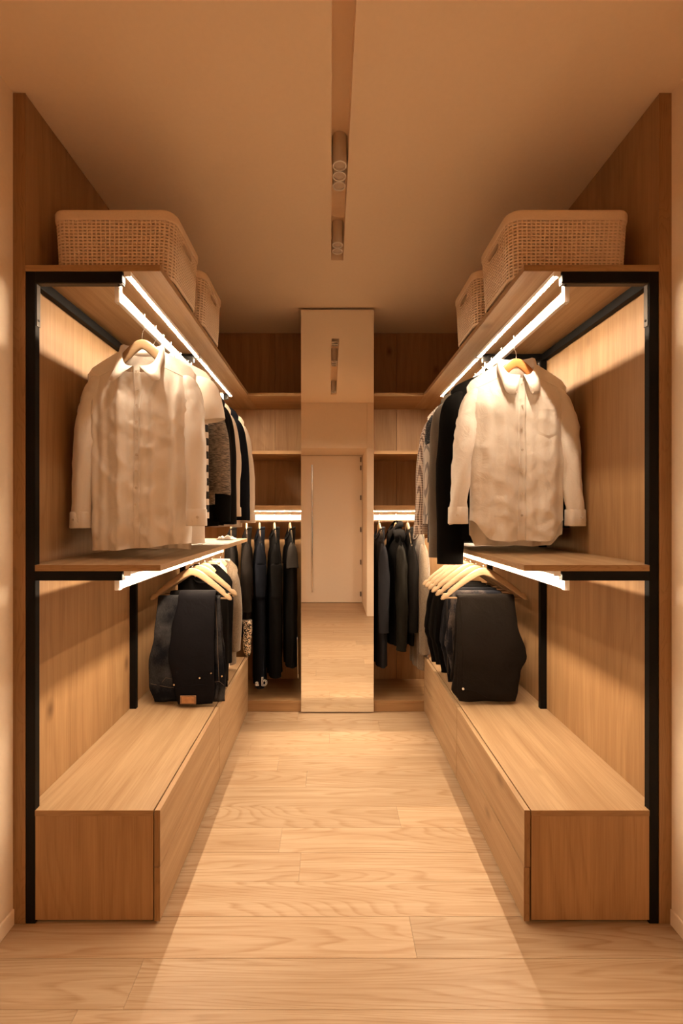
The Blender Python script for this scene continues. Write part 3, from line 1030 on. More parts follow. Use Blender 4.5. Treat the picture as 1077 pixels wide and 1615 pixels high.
        for j in range(NT + 1):
            t4 = (n - 1) * j / NT
            c = Vector((cat(t4, 0), cat(t4, 1), cat(t4, 2)))
            e = 0.02
            tb, ta = min(t4 + e, n - 1), max(t4 - e, 0)
            tg = Vector((cat(tb, 0) - cat(ta, 0), 0, cat(tb, 2) - cat(ta, 2))).normalized()
            nn = Vector((-tg.z, 0, tg.x))
            rx, ry = cat(t4, 3), cat(t4, 4)
            ring = []
            for k in range(NR2):
                a = 2 * PI * k / NR2
                ca, sa = math.cos(a), math.sin(a)
                wr = 1 + P.get('swr', 0.10) * (math.sin(3 * a + 2 * c.z * 9 + seed) * 0.5 + 0.9 * nz(ca * 1.3 + seed, sa * 1.3 + s, c.z * P.get('swz', 16))) * smooth01(0.0, 0.25, j / NT)
                if P.get('crease'):
                    wr -= 0.16 * (1 - abs(nz(ca * 1.1 + c.z * 9 + seed, sa * 1.1, c.z * 20 + s))) ** 6 * smooth01(0.1, 0.3, j / NT)
                q = c + nn * (rx * ca * wr)
                ring.append((s * q.x, q.y + ry * sa * wr, q.z))
            rings.append(ring)
        mbs = MB().loft(rings, cap=False)
        # turned-in end
        end = rings[-1]
        cx_, cy_ = sum(q[0] for q in end) / NR2, sum(q[1] for q in end) / NR2
        mbs2 = [[(cx_ + (q[0] - cx_) * 0.93, cy_ + (q[1] - cy_) * 0.90, q[2] + 0.001) for q in end],
                [(cx_ + (q[0] - cx_) * 0.90, cy_ + (q[1] - cy_) * 0.86, q[2] + 0.035) for q in end]]
        mbs.loft([end] + mbs2, cap=False)
        so = link('sleeve', mbs.mesh('sleeve', mat=sm, smooth=True), t)
        if P.get('cuff'):
            ch = P['cuff']
            cr = []
            for zz, sc in ((ch, 1.02), (ch - 0.004, 1.075), (ch * 0.5, 1.085), (0.003, 1.10), (0.0, 1.07), (0.012, 1.0)):
                cr.append([(cx_ + (q[0] - cx_) * sc, cy_ + (q[1] - cy_) * sc, end[0][2] + zz - 0.004 + (q[0] - cx_) * 0.0) for q in end])
            zz0 = sum(q[2] for q in end) / NR2
            cr = [[(q[0], q[1], zz0 + (q[2] - end[0][2])) for q in r] for r in cr]
            co = link('cuff', MB().loft(cr, cap=False).mesh('cuff', mat=sm, smooth=True), so)
            ymin = min(q[1] for q in cr[2])
            button(co, (cx_ + s * 0.012, ymin - 0.0005, zz0 + ch * 0.45), 0.005, P.get('btn', 'button'))
        if P.get('sleeve_buttons') and s == P['sleeve_buttons']:
            zz0 = sum(q[2] for q in end) / NR2
            ymin = min(q[1] for q in end)
            for i in range(4):
                button(so, (cx_ - s * 0.004, ymin - 0.001, zz0 + 0.02 + 0.017 * i), 0.007, 'button' if i == 3 else 'button_dark')
    # collar
    if P.get('collar'):
        cstyle = P['collar']
        rx, ry = nk * 1.0, 0.043
        K = 40
        f0 = 0.16 if cstyle == 'open' else 0.10
        st = P.get('stand', 0.030)
        pt_l = P.get('point', 0.072)
        rows = [[], [], [], [], []]
        for i in range(K + 1):
            ph = f0 + (2 * PI - 2 * f0) * i / K
            sx, cy = math.sin(ph), -math.cos(ph)
            fr = smooth01(-0.2, 1.0, math.cos(ph))               # 1 at the front
            bx0, by0 = rx * sx, ry * cy - 0.002
            zneck = zl - ndep * fr * 0.98 - 0.010
            zf = zneck + st * (1.0 - 0.45 * fr)
            out = 0.014 + 0.010 * fr
            wl = 0.040 + (pt_l - 0.040) * fr ** 5
            sgn = 1 if sx >= 0 else -1
            rows[0].append((bx0 * 0.98, by0 * 0.98 - 0.004 * fr, zneck - 0.004))
            rows[1].append((bx0, by0 - 0.004 * fr, zf))
            rows[2].append((bx0 * 1.07 + sx * 0.003, by0 * 1.10 - 0.008 * fr, zf - 0.002))
            spread = P.get('spread', 0.030) * fr ** 5 * sgn
            rows[3].append((bx0 + sx * out * 0.8 + spread * 0.5, by0 + cy * out * 0.7 - 0.010 * fr, zf - wl * 0.5))
            rows[4].append((bx0 + sx * out + spread, by0 + cy * out * 0.9 - 0.012 * fr, zf - wl))
        me = MB().loft(rows, closed=False, cap=False).mesh('collar', mat=mat, smooth=True)
        co = link('collar', me, t)
        sol = co.modifiers.new('thickness', 'SOLIDIFY')
        sol.thickness = 0.0018
        if cstyle == 'buttondown':
            for sg in (-1, 1):
                i = 0 if sg > 0 else K
                q = rows[4][i]
                button(co, (q[0], q[1] - 0.003, q[2] + 0.008), 0.004, P.get('btn', 'button'))
    elif P.get('band'):
        # plain ribbed neckline
        rings = []
        K = 48
        for i in range(K):
            a = 2 * PI * i / K
            cs, sn = math.sin(a), -math.cos(a)
            fr = smooth01(-0.3, 1.0, math.cos(a))
            c = Vector((nk * 1.0 * cs, 0.036 * sn, zl - ndep * fr - 0.010 + 0.002))
            o = Vector((cs, sn, 0)).normalized()
            rings.append([c + o * (0.004 * math.cos(b)) + Vector((0, 0, 0.009 * math.sin(b))) for b in (0, PI / 3, 2 * PI / 3, PI, 4 * PI / 3, 5 * PI / 3)])
        rings.append(rings[0])
        link('neck_band', MB().loft(rings, cap=False).mesh('neck_band', mat=P.get('mat_band', mat), smooth=True), t)
    if P.get('lapel'):
        for sg in (-1, 1):
            rows = []
            for i in range(13):
                f = i / 12
                z = zl - 0.01 - 0.30 * f
                xin = sg * (nk * (1 - f) * 0.9 + 0.006)
                wdt = 0.012 + 0.060 * math.sin(PI * min(1, 0.18 + f * 0.82)) * (1 if f > 0.12 else 0.75)
                row = []
                for j in range(4):
                    g = j / 3
                    xx = xin + sg * wdt * g
                    v = min(0.95, max(0.0, (zl - z) / zl))
                    yb = pos(-1, max(-1, min(1, xx / ws)), v).y
                    row.append((xx, yb - 0.006 - 0.004 * math.sin(PI * g), z))
                rows.append(row)
            o = link('lapel', MB().loft(rows, closed=False, cap=False).mesh('lapel', mat=mat, smooth=True), t)
            o.modifiers.new('thickness', 'SOLIDIFY').thickness = 0.002
    def vz(s, z):
        """v for a height z on the front at s"""
        lo, hi = 0.0, 1.0
        for _ in range(30):
            mid = (lo + hi) / 2
            if pos(-1, s, mid).z > z:
                lo = mid
            else:
                hi = mid
        return (lo + hi) / 2
    if P.get('placket'):
        pw = P['placket']
        s0 = P.get('placket_s', 0.0)
        rows = []
        for j in range(61):
            v = 0.005 + 0.993 * j / 60
            row = []
            for k, dx in enumerate((-1, -0.97, -0.5, 0, 0.5, 0.97, 1)):
                q = pos(-1, s0 + dx * pw / 2 / wc, v)
                row.append((q.x, q.y - (0.0028 if abs(dx) < 1 else -0.001) - 0.0006 * math.sin(j * 1.7 + k), q.z))
            rows.append(row)
        po = link('placket', MB().loft(rows, closed=False, cap=False).mesh('placket', mat=mat, smooth=True), t)
        for z in P.get('buttons', []):
            q = pos(-1, s0, vz(s0, zl - z))
            button(po, (q.x, q.y - 0.0060, q.z), P.get('btn_r', 0.0055), P.get('btn', 'button'))
    if P.get('yoke'):
        for sg in (-1, 1):
            pts = []
            for i in range(25):
                s_ = sg * (0.36 + 0.60 * i / 24)
                q = pos(-1, s_, P['yoke'] - 0.012 * i / 24)
                pts.append((q.x, q.y - 0.0006, q.z))
            link('yoke_seam', MB().wire(pts, 0.0011, 6).mesh('yoke_seam', mat=mat, smooth=True), t)
            pts = []
            for i in range(25):
                v_ = 0.06 + 0.20 * i / 24
                q = pos(-1, sg * (0.93 - 0.05 * math.sin(PI * i / 24)), v_)
                pts.append((q.x, q.y - 0.0006, q.z))
            link('armhole_seam', MB().wire(pts, 0.0012, 6).mesh('armhole_seam', mat=mat, smooth=True), t)
    if P.get('pocket'):
        sx0, sx1, za, zb = P['pocket']
        rows = []
        for j in range(13):
            f = j / 12
            row = []
            for i in range(9):
                g = i / 8
                s = sx0 + (sx1 - sx0) * g
                tip = 0.018 * (1 - abs(2 * g - 1))
                z = zl - za - (zb - za - 0.018 + tip) * f
                q = pos(-1, s, vz(s, z))
                edge = 0.0002 if i in (0, 8) or j == 12 else 0.003
                row.append((q.x, q.y - edge - (0.002 if j == 0 else 0), q.z))
            rows.append(row)
        link('pocket', MB().loft(rows, closed=False, cap=False).mesh('pocket', mat=mat, smooth=True), t)
    t['_'] = 0
    del t['_']
    return t, pos

U_APEX = 1.985
LX, RX = X(-1, RAIL_X), X(1, RAIL_X)

# left, upper rail ------------------------------------------------
hanger('pale wooden hanger in the open collar of the white satin blouse', LX, 1.705, U_APEX, U_ZT)
top_garment('satin_blouse', 'white satin long-sleeved blouse hanging foremost on the left rail', 'blouse', LX, 1.705, U_APEX, dict(
    w=(0.203, 0.190, 0.184), len=0.752, d=0.042, mat='satin', collar='open', neck=0.072, neck_drop=0.085, drop=0.080, top=1.945,
    sleeve=(0.575, 0.565), splay=(0.024, 0.014), sr=(0.046, 0.040, 0.036), forward=(0.0, -0.045), cuff=0.062, placket=0.028, placket_s=-0.02,
    buttons=[0.095 + 0.0605 * i for i in range(9)], btn_r=0.005, fold=0.014, nf=3.1, seed=2.2, fold_full=0.22, crumple=0.008, crease=0.010, yoke=0.085,
    hem_f=lambda s: 0.012 + (0.020 * s if s > 0 else 0.012 * s) , hem_b=lambda s: 0.006, res=(64, 70), swz=11, stand=0.034, point=0.062, spread=0.052))
LAB_H = 'wooden hanger under the %s'
Lu = [
 ('short_sleeved_blouse', 'ivory blouse with wide short sleeves behind the satin blouse', 'blouse', 1.815, dict(
    w=(0.228, 0.20, 0.205), len=0.745, d=0.034, mat='ivory', collar='open', neck=0.075, neck_drop=0.07, sleeve=0.175, flare=True, splay=0.004, sr=(0.048, 0.05, 0.052), fold=0.006, seed=4.0, placket=0.025, top=1.960, drop=0.075), 'ivory blouse'),
 ('banded_top', 'black and white banded top between ivory blouse and tweed jacket', 'top', 1.90, dict(
    w=(0.19, 0.195, 0.198), len=0.66, d=0.03, mat='bands', band=True, neck=0.08, neck_drop=0.06, sleeve=0, fold=0.004, seed=1.4), 'black and white banded top'),
 ('tweed_jacket', 'grey-brown tweed short jacket on the left upper rail', 'jacket', 1.985, dict(
    w=(0.195, 0.19, 0.20), len=0.60, d=0.034, mat='tweed', band=True, neck=0.08, neck_drop=0.07, sleeve=0.46, splay=0.026, sr=(0.058, 0.054, 0.050), fold=0.004, seed=3.4, swr=0.05), 'tweed jacket'),
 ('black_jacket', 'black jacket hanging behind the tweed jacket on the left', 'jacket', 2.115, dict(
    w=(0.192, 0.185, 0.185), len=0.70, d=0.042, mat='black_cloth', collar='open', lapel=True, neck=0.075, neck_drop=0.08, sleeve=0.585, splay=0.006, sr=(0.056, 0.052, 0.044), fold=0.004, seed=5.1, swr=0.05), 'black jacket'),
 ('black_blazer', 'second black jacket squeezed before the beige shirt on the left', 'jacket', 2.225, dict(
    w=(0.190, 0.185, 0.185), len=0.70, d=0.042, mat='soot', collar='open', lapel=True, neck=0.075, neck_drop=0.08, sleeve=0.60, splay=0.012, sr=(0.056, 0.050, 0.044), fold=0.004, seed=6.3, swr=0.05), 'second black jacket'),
 ('beige_shirt', 'beige long-sleeved shirt before the navy jacket on the left rail', 'shirt', 2.40, dict(
    w=(0.180, 0.170, 0.170), len=0.70, d=0.04, mat='beige', collar='open', neck=0.072, neck_drop=0.07, sleeve=0.56, splay=0.004, sr=(0.056, 0.050, 0.044), fold=0.006, seed=7.7, cuff=0.05, placket=0.026), 'beige shirt'),
 ('navy_jacket', 'navy jacket between the two beige shirts on the left rail', 'jacket', 2.545, dict(
    w=(0.192, 0.180, 0.180), len=0.70, d=0.042, mat='navy', collar='open', lapel=True, neck=0.075, neck_drop=0.08, sleeve=0.585, splay=0.018, sr=(0.056, 0.050, 0.046), fold=0.004, seed=8.8, swr=0.05), 'navy jacket'),
 ('sand_shirt', 'pale beige shirt hanging last on the left upper rail', 'shirt', 2.71, dict(
    w=(0.192, 0.180, 0.180), len=0.72, d=0.04, mat='beige', collar='open', neck=0.072, neck_drop=0.07, sleeve=0.60, splay=0.022, sr=(0.054, 0.048, 0.042), fold=0.006, seed=9.2, cuff=0.05, placket=0.026), 'last beige shirt'),
]
for nm, lab, cat, y, P, hl in Lu:
    hanger('wooden hanger carrying the %s on the left rail' % hl, LX, y, U_APEX, U_ZT)
    P.setdefault('res', (30, 34))
    P.setdefault('nt', 30)
    top_garment(nm, lab, cat, LX, y, U_APEX, P)

# right, upper rail -----------------------------------------------
hanger('reddish wooden hanger in the collar of the white cotton shirt', RX, 1.915, U_APEX, U_ZT, mat='hanger_red', side=-1)
def tail_f(s):
    return 0.030 + 0.085 * smooth01(0.55, 1.0, abs(s)) ** 1.2
top_garment('oxford_shirt', 'white button-down cotton shirt with chest pocket, foremost on the right rail', 'shirt', RX, 1.915, U_APEX, dict(
    w=(0.210, 0.198, 0.196), len=0.775, d=0.048, mat='oxford', collar='buttondown', neck=0.070, neck_drop=0.075, drop=0.088, top=1.965,
    sleeve=(0.575, 0.585), splay=(0.046, 0.030), sr=(0.050, 0.041, 0.037), forward=(-0.035, -0.01), cuff=0.070, placket=0.034, placket_s=0.03,
    buttons=[0.10, 0.19, 0.28, 0.37, 0.46, 0.55, 0.64], btn_r=0.0045, pocket=(0.36, 0.78, 0.205, 0.325), fold=0.011, nf=2.3, seed=0.6, crumple=0.007, crease=0.006, yoke=0.08,
    hem_f=tail_f, hem_b=lambda s: 0.004 + 0.05 * smooth01(0.8, 1.0, abs(s)), res=(64, 70), swr=0.14, swz=22, stand=0.036, point=0.088, spread=0.022, fold_full=0.4))
Ru = [
 ('black_blazer', 'black blazer with broad shoulders behind the white cotton shirt', 'jacket', 2.055, dict(
    w=(0.240, 0.225, 0.225), len=0.765, d=0.045, mat='black_cloth', collar='open', lapel=True, neck=0.075, neck_drop=0.09, sleeve=(0.785, 0.62), splay=(0.000, 0.0), sr=(0.066, 0.066, 0.060), fold=0.004, seed=2.5, swr=0.04, drop=0.075), 'black blazer'),
 ('grey_blazer', 'grey-brown wool blazer with four buttons at its cuff on the right', 'jacket', 2.185, dict(
    w=(0.252, 0.22, 0.22), len=0.765, d=0.045, mat='grey_wool', collar='open', lapel=True, neck=0.075, neck_drop=0.09, sleeve=(0.755, 0.6), splay=(0.016, 0.0), forward=(-0.02, 0), sr=(0.060, 0.054, 0.046), fold=0.004, seed=3.9, swr=0.06, sleeve_buttons=-1), 'grey blazer'),
 ('dotted_dress', 'navy white-dotted dress on the right upper rail', 'dress', 2.315, dict(
    w=(0.235, 0.255, 0.29), len=0.79, d=0.04, mat='dots', band=True, neck=0.08, neck_drop=0.07, sleeve=0.18, splay=0.02, sr=(0.05, 0.046, 0.046), fold=0.007, seed=4.6), 'dotted dress'),
 ('pinstripe_shirt', 'grey pinstripe shirt between dotted dress and checked shirt', 'shirt', 2.43, dict(
    w=(0.238, 0.215, 0.21), len=0.72, d=0.04, mat='pinstripe', collar='open', neck=0.072, neck_drop=0.07, sleeve=0.60, splay=0.006, sr=(0.052, 0.048, 0.040), fold=0.006, seed=5.8, cuff=0.05, placket=0.026), 'pinstripe shirt'),
 ('checked_shirt', 'red-brown and white finely checked shirt on the right rail', 'shirt', 2.575, dict(
    w=(0.236, 0.215, 0.21), len=0.74, d=0.04, mat='gingham', collar='open', neck=0.072, neck_drop=0.07, sleeve=0.66, splay=0.030, sr=(0.050, 0.046, 0.040), fold=0.006, seed=6.9, cuff=0.05, placket=0.026), 'checked shirt'),
]
for nm, lab, cat, y, P, hl in Ru:
    hanger('wooden hanger carrying the %s on the right rail' % hl, RX, y, U_APEX, U_ZT, side=-1)
    P.setdefault('res', (30, 34))
    P.setdefault('nt', 30)
    top_garment(nm, lab, cat, RX, y, U_APEX, P)

# ------------------------------------------------------------------ trousers folded over hanger bars
def trousers(name, lab, x, y, zbar, mat, wtab, lf, lb, rad=0.012, th=0.013, seed=1.0, shift=0.0, extra=None, amp=1.0, group=None):
    """wtab: [(f, left, right)] half widths along the front fall, f 0 at the bar, 1 at the bottom"""
    hem = zbar - max(lf, lb)
    t = thing(name, lab, 'trousers', (x, y, hem), 0, group)
    zb = zbar - hem
    path = []
    NF = 36
    for i in range(NF + 1):
        f = 1 - i / NF
        path.append(('f', f, -rad - 0.010 * f - 0.012 * math.sin(PI * f) , zb - lf * f))
    for i in range(1, 9):
        a = PI - PI * i / 9
        path.append(('t', 0.0, rad * math.cos(a), zb + rad * math.sin(a)))
    for i in range(NF + 1):
        f = i / NF
        path.append(('b', f, rad + 0.010 * f + 0.010 * math.sin(PI * f), zb - lb * f))
    L_ = [(q[0], q[1]) for q in wtab]
    R_ = [(q[0], q[2]) for q in wtab]
    rings = []
    NRG = 40
    fy = {}
    for i, (kd, f, yy, zz) in enumerate(path):
        a, b = path[max(i - 1, 0)], path[min(i + 1, len(path) - 1)]
        tg = Vector((0, b[2] - a[2], b[3] - a[3])).normalized()
        nn = Vector((0, -tg.z, tg.y))
        if kd == 'f':
            nn = Vector((0, -1, 0)) if abs(tg.y) < 0.5 else nn
        wl, wr = interp(L_, f), interp(R_, f)
        if kd == 'b':
            wl, wr = wl * 0.96, wr * 0.96
        tt = th * (0.75 + 0.5 * smooth01(0, 0.6, f))
        if f > 0.97:
            tt *= 0.8
        ring = []
        for k in range(NRG):
            an = 2 * PI * k / NRG
            ca = math.copysign(abs(math.cos(an)) ** 0.75, math.cos(an))
            sa = math.copysign(abs(math.sin(an)) ** 0.45, math.sin(an))
            px = shift + (wr if ca > 0 else wl) * ca
            wob = amp * (0.0045 * nz(px * 14 + seed * 2, f * 5, seed + (kd == 'b')) + 0.0022 * nz(px * 30, f * 13 + seed, seed)) * smooth01(0, 0.3, f)
            wob += amp * 0.0022 * math.sin(px * 38 + seed) * smooth01(0.1, 0.6, f)
            q = Vector((px, yy, zz)) + nn * (tt * sa) + Vector((0, wob, 0))
            q.x += 0.003 * nz(seed, f * 6, ca) * smooth01(0, 0.3, f)
            q.z += 0.004 * math.sin(px * 23 + seed) * smooth01(0.6, 1, f)
            q.z = max(q.z, 0.0005)
            ring.append(q)
        rings.append(ring)
    link('cloth', MB().loft(rings).mesh('cloth', mat=mat, smooth=True), t)
    def front(px, f):
        zz = zb - lf * f
        yy = -rad - 0.010 * f - 0.012 * math.sin(PI * f)
        tt = th * (0.75 + 0.5 * smooth01(0, 0.6, f))
        return Vector((px, yy - tt - 0.0035, zz))
    if extra:
        extra(t, front, lf, zb)
    return t

L_APEX = 1.055
BARZ = L_APEX - 0.152

def line_on(t, front, pts, r, mat, name):
    P = []
    for (a, fa), (b, fb) in zip(pts, pts[1:]):
        for i in range(8):
            g = i / 8
            P.append(front(a + (b - a) * g, fa + (fb - fa) * g))
    P.append(front(*pts[-1]))
    return link(name, MB().wire(P, r, 6).mesh(name, mat=mat, smooth=True), t)

def belt_loop(t, front, px, f0, f1, mat, w=0.006, tilt=0.0):
    a, b = front(px, f0), front(px + tilt, f1)
    mb = MB()
    rings = []
    for q, o in ((a, 0.0), (a, -0.004), (b, -0.004), (b, 0.0)):
        rings.append([(q.x - w, q.y + o, q.z), (q.x + w, q.y + o, q.z), (q.x + w, q.y + o + 0.002, q.z), (q.x - w, q.y + o + 0.002, q.z)])
    link('belt_loop', mb.loft(rings).mesh('belt_loop', mat=mat), t)

def rivet(t, front, px, f, r=0.004, mat='gold'):
    q = front(px, f)
    link('rivet', MB().cyl((q.x, q.y - 0.004, q.z), r, 0.004, axis=1, seg=12).mesh('rivet', mat=mat), t)

def black_extra(t, front, lf, zb):
    line_on(t, front, [(-0.13, 0.855), (0.0, 0.845), (0.115, 0.85)], 0.0012, 'stitch', 'seam') if False else None
    mb = MB()
    a = front(-0.035, 0.915)
    mb.box(a.x, a.x + 0.078, a.y - 0.005, a.y - 0.001, zb - lf * 0.985, zb - lf * 0.905)
    o = link('leather_patch', mb.mesh('leather_patch', mat='leather', bevel=0.001), t)
    o['label'] = 'brown leather patch with a metallic sheen'
    mb = MB().box(a.x + 0.008, a.x + 0.070, a.y - 0.0058, a.y - 0.0049, zb - lf * 0.975, zb - lf * 0.915)
    link('patch_plate', mb.mesh('patch_plate', mat='gold_brown'), o)
    rivet(t, front, -0.065, 0.80, 0.0045, 'steel')
    rivet(t, front, 0.062, 0.735, 0.0045, 'steel')
    rivet(t, front, 0.118, 0.69, 0.0035, 'gold')
    line_on(t, front, [(-0.10, 0.86), (-0.03, 0.83), (0.05, 0.80), (0.10, 0.805)], 0.0010, 'blueblack', 'seam')
M['gold_brown'] = plain('copper_foil', (0.40, 0.20, 0.09), 0.35, 0.5, var=0.2, scale=40)

def jeans_extra(t, front, lf, zb):
    for px, f0, f1, tl in ((-0.150, 0.79, 0.90, -0.006), (0.145, 0.83, 0.95, -0.012)):
        belt_loop(t, front, px, f0, f1, 'denim', 0.006, tl)
    line_on(t, front, [(-0.19, 0.815), (-0.10, 0.85), (0.0, 0.86)], 0.0010, 'stitch', 'seam')
    line_on(t, front, [(-0.135, 0.80), (-0.115, 0.755), (-0.085, 0.765), (-0.075, 0.81)], 0.0010, 'stitch', 'pocket_seam')
    line_on(t, front, [(0.128, 0.02), (0.142, 0.35), (0.150, 0.80)], 0.0009, 'stitch', 'side_seam')
    line_on(t, front, [(0.120, 0.80), (0.150, 0.79), (0.175, 0.83)], 0.0009, 'stitch', 'pocket_seam')
    rivet(t, front, 0.165, 0.74, 0.004, 'gold')

HL = 2.32
hanger('wooden trouser hanger with jeans and dark trousers, front of the left lower rail', LX, HL, L_APEX, L_ZT, bar=True, half=0.205)
trousers('jeans', 'washed dark-blue jeans hanging beneath the dark trousers on the left', LX, HL - 0.013, BARZ, 'denim',
         [(0, 0.165, 0.150), (0.35, 0.178, 0.160), (0.62, 0.205, 0.172), (0.85, 0.205, 0.180), (1.0, 0.178, 0.176)], 0.515, 0.47, rad=0.0115, th=0.006, seed=3.0, extra=jeans_extra)
trousers('dark_trousers', 'blue-black trousers with leather patch folded over the left front hanger', LX, HL - 0.013, BARZ + 0.002, 'blueblack',
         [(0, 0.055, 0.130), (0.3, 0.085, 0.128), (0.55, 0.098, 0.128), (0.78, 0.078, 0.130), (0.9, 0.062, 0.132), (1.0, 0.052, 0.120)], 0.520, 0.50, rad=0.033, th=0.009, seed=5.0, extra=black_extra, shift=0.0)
hanger('second wooden trouser hanger on the left lower rail', LX, HL + 0.13, L_APEX, L_ZT, bar=True, half=0.205)
trousers('charcoal_trousers', 'charcoal trousers on the second hanger of the left lower rail', LX, HL + 0.117, BARZ, 'soot',
         [(0, 0.15, 0.16), (0.6, 0.155, 0.165), (1.0, 0.15, 0.16)], 0.49, 0.47, rad=0.012, th=0.010, seed=7.0)
# darker and pale garments behind the trousers
hanger('third wooden hanger on the left lower rail, carrying a black vest', LX, 2.56, L_APEX, L_ZT)
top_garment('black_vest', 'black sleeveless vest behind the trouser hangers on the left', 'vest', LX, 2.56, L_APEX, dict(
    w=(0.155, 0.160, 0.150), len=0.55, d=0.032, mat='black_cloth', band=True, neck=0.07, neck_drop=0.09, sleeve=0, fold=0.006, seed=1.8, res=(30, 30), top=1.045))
hanger('fourth wooden hanger on the left lower rail, carrying a cream vest', LX + 0.01, 2.68, L_APEX, L_ZT, half=0.105)
top_garment('cream_vest', 'cream knitted vest near the far end of the left lower rail', 'vest', LX + 0.01, 2.68, L_APEX, dict(
    w=(0.088, 0.105, 0.100), len=0.62, d=0.040, mat='cream', band=True, neck=0.05, neck_drop=0.07, sleeve=0, fold=0.008, seed=2.8, res=(30, 30), nt=26, top=1.050, drop=0.05))
hanger('last wooden hanger on the left lower rail, carrying an oat jumper', LX + 0.03, 2.80, L_APEX, L_ZT, half=0.105)
top_garment('oat_jumper', 'oat-coloured knitted jumper hanging last on the left lower rail', 'jumper', LX + 0.03, 2.80, L_APEX, dict(
    w=(0.105, 0.100, 0.095), len=0.64, d=0.040, mat='oat', band=True, neck=0.055, neck_drop=0.05, sleeve=0.50, splay=-0.010, sr=(0.034, 0.032, 0.028), fold=0.006, seed=4.1, res=(30, 30), nt=26, top=1.050, drop=0.05))

# right lower rail ---------------------------------------------------
def brown_extra(t, front, lf, zb):
    rivet(t, front, -0.120, 0.865, 0.0055, 'button')
    line_on(t, front, [(-0.150, 0.0), (-0.145, 0.5), (-0.150, 0.90)], 0.0012, 'brown_black', 'side_seam')
    line_on(t, front, [(-0.110, 0.875), (-0.06, 0.89), (0.0, 0.955)], 0.0018, 'brown_black', 'pocket_seam')
    line_on(t, front, [(-0.125, 0.02), (-0.120, 0.5), (-0.122, 0.80)], 0.0008, 'brown_black', 'side_seam')
HR = 2.33
hanger('wooden trouser hanger with brown-black trousers, front of the right lower rail', RX, HR, L_APEX, L_ZT, bar=True, half=0.220, side=-1)
trousers('brown_trousers', 'brown-black chino trousers folded over the right front hanger', RX, HR - 0.013, BARZ, 'brown_black',
         [(0, 0.140, 0.150), (0.25, 0.148, 0.158), (0.5, 0.152, 0.200), (0.56, 0.152, 0.204), (0.72, 0.160, 0.172), (0.88, 0.172, 0.160), (1.0, 0.135, 0.150)], 0.515, 0.47, rad=0.0125, th=0.012, seed=1.7, extra=brown_extra)
rows = [('jeans', 'faded jeans on the second hanger of the right lower rail', 'denim_light', 0.115, (0.150, 0.13, 0.49)),
        ('jeans', 'dark jeans on the third hanger of the right lower rail', 'denim_dark', 0.215, (0.155, 0.14, 0.50)),
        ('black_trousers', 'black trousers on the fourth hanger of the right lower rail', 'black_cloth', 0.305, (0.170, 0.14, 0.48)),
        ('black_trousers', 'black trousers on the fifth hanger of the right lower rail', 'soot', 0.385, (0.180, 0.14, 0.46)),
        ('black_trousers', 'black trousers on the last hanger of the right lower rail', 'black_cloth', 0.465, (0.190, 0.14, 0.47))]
ordn = ['second', 'third', 'fourth', 'fifth', 'sixth']
for i, (nm, lab, mt, dy, (a, b, ln)) in enumerate(rows):
    hanger('%s wooden trouser hanger from the front on the right lower rail' % ordn[i], RX, HR + dy, L_APEX, L_ZT, bar=True, half=0.220, side=-1)
    def ex(t, front, lf, zb, i=i, a=a):
        if i < 2:
            line_on(t, front, [(-a + 0.016, 0.02), (-a + 0.010, 0.45), (-a + 0.016, 0.9)], 0.0009, 'stitch', 'side_seam')
            belt_loop(t, front, -a + 0.03, 0.86, 0.97, mt_, 0.006)
    mt_ = mt
    trousers(nm, lab, RX, HR + dy - 0.013, BARZ, mt, [(0, a * 0.92, b), (0.35, a + 0.01, b), (0.6, a + 0.022, b), (0.7, a + 0.004, b), (1.0, a - 0.02, b)], ln, ln - 0.03, rad=0.012, th=0.010, seed=2.0 + i * 1.9, extra=ex)

# ------------------------------------------------------------------ back rail: garments seen edge-on
B_ZT = 1.322
B_APEX = 1.268
BY = Y1 + 0.16
def back_item(nm, lab, cat, x, P, hl, mat='hanger'):
    tilt = P.get('tilt', 0.20)
    hanger('wooden hanger on the back rail carrying the %s' % hl, x, BY, B_APEX, B_ZT, rz=-PI / 2 + tilt, half=0.150, mat=mat, drop=0.160)
    P.setdefault('res', (30, 40))
    P.setdefault('nt', 28)
    P.setdefault('drop', 0.095)
    P.setdefault('top', B_APEX - 0.030)
    P.setdefault('neck', 0.065)
    return top_garment(nm, lab, cat, x, BY, B_APEX, P, rz=-PI / 2 + tilt)

# left of the mirror (from the corner towards the mirror)
back_item('black_coat', 'black coat deep in the back left corner', 'coat', -0.700, dict(
    w=(0.160, 0.155, 0.155), len=0.86, d=0.045, mat='soot', band=True, neck_drop=0.07, sleeve=0.38, splay=-0.004, sr=(0.046, 0.050, 0.046), fold=0.006, seed=1.1), 'black coat in the left corner')
tq, ps = back_item('sequin_dress', 'black dress with hanging gold sequined end beside the corner coat', 'dress', -0.592, dict(
    w=(0.160, 0.150, 0.145), len=0.76, d=0.036, mat='brown_black', band=True, neck_drop=0.09, sleeve=0.46, splay=-0.004, sr=(0.042, 0.046, 0.048), fold=0.006, seed=2.0), 'sequined dress')
hz = tq.location.z
rings = []
for i in range(15):
    f = i / 14
    z = 0.615 - 0.245 * f - hz
    rings.append([(0.150 + 0.024 * math.cos(a) * (1 - 0.45 * smooth01(0.8, 1, f)), 0.006 * f + (0.033 - 0.008 * f - 0.012 * smooth01(0.85, 1, f)) * math.sin(a) + 0.004 * math.sin(7 * f), z + 0.008 * math.sin(a) * f) for a in [2 * PI * k / 20 for k in range(20)]])
o = link('sequin_panel', MB().loft(rings).mesh('sequin_panel', mat='sequin', smooth=True), tq)
o['label'] = 'gold and black sequined end'
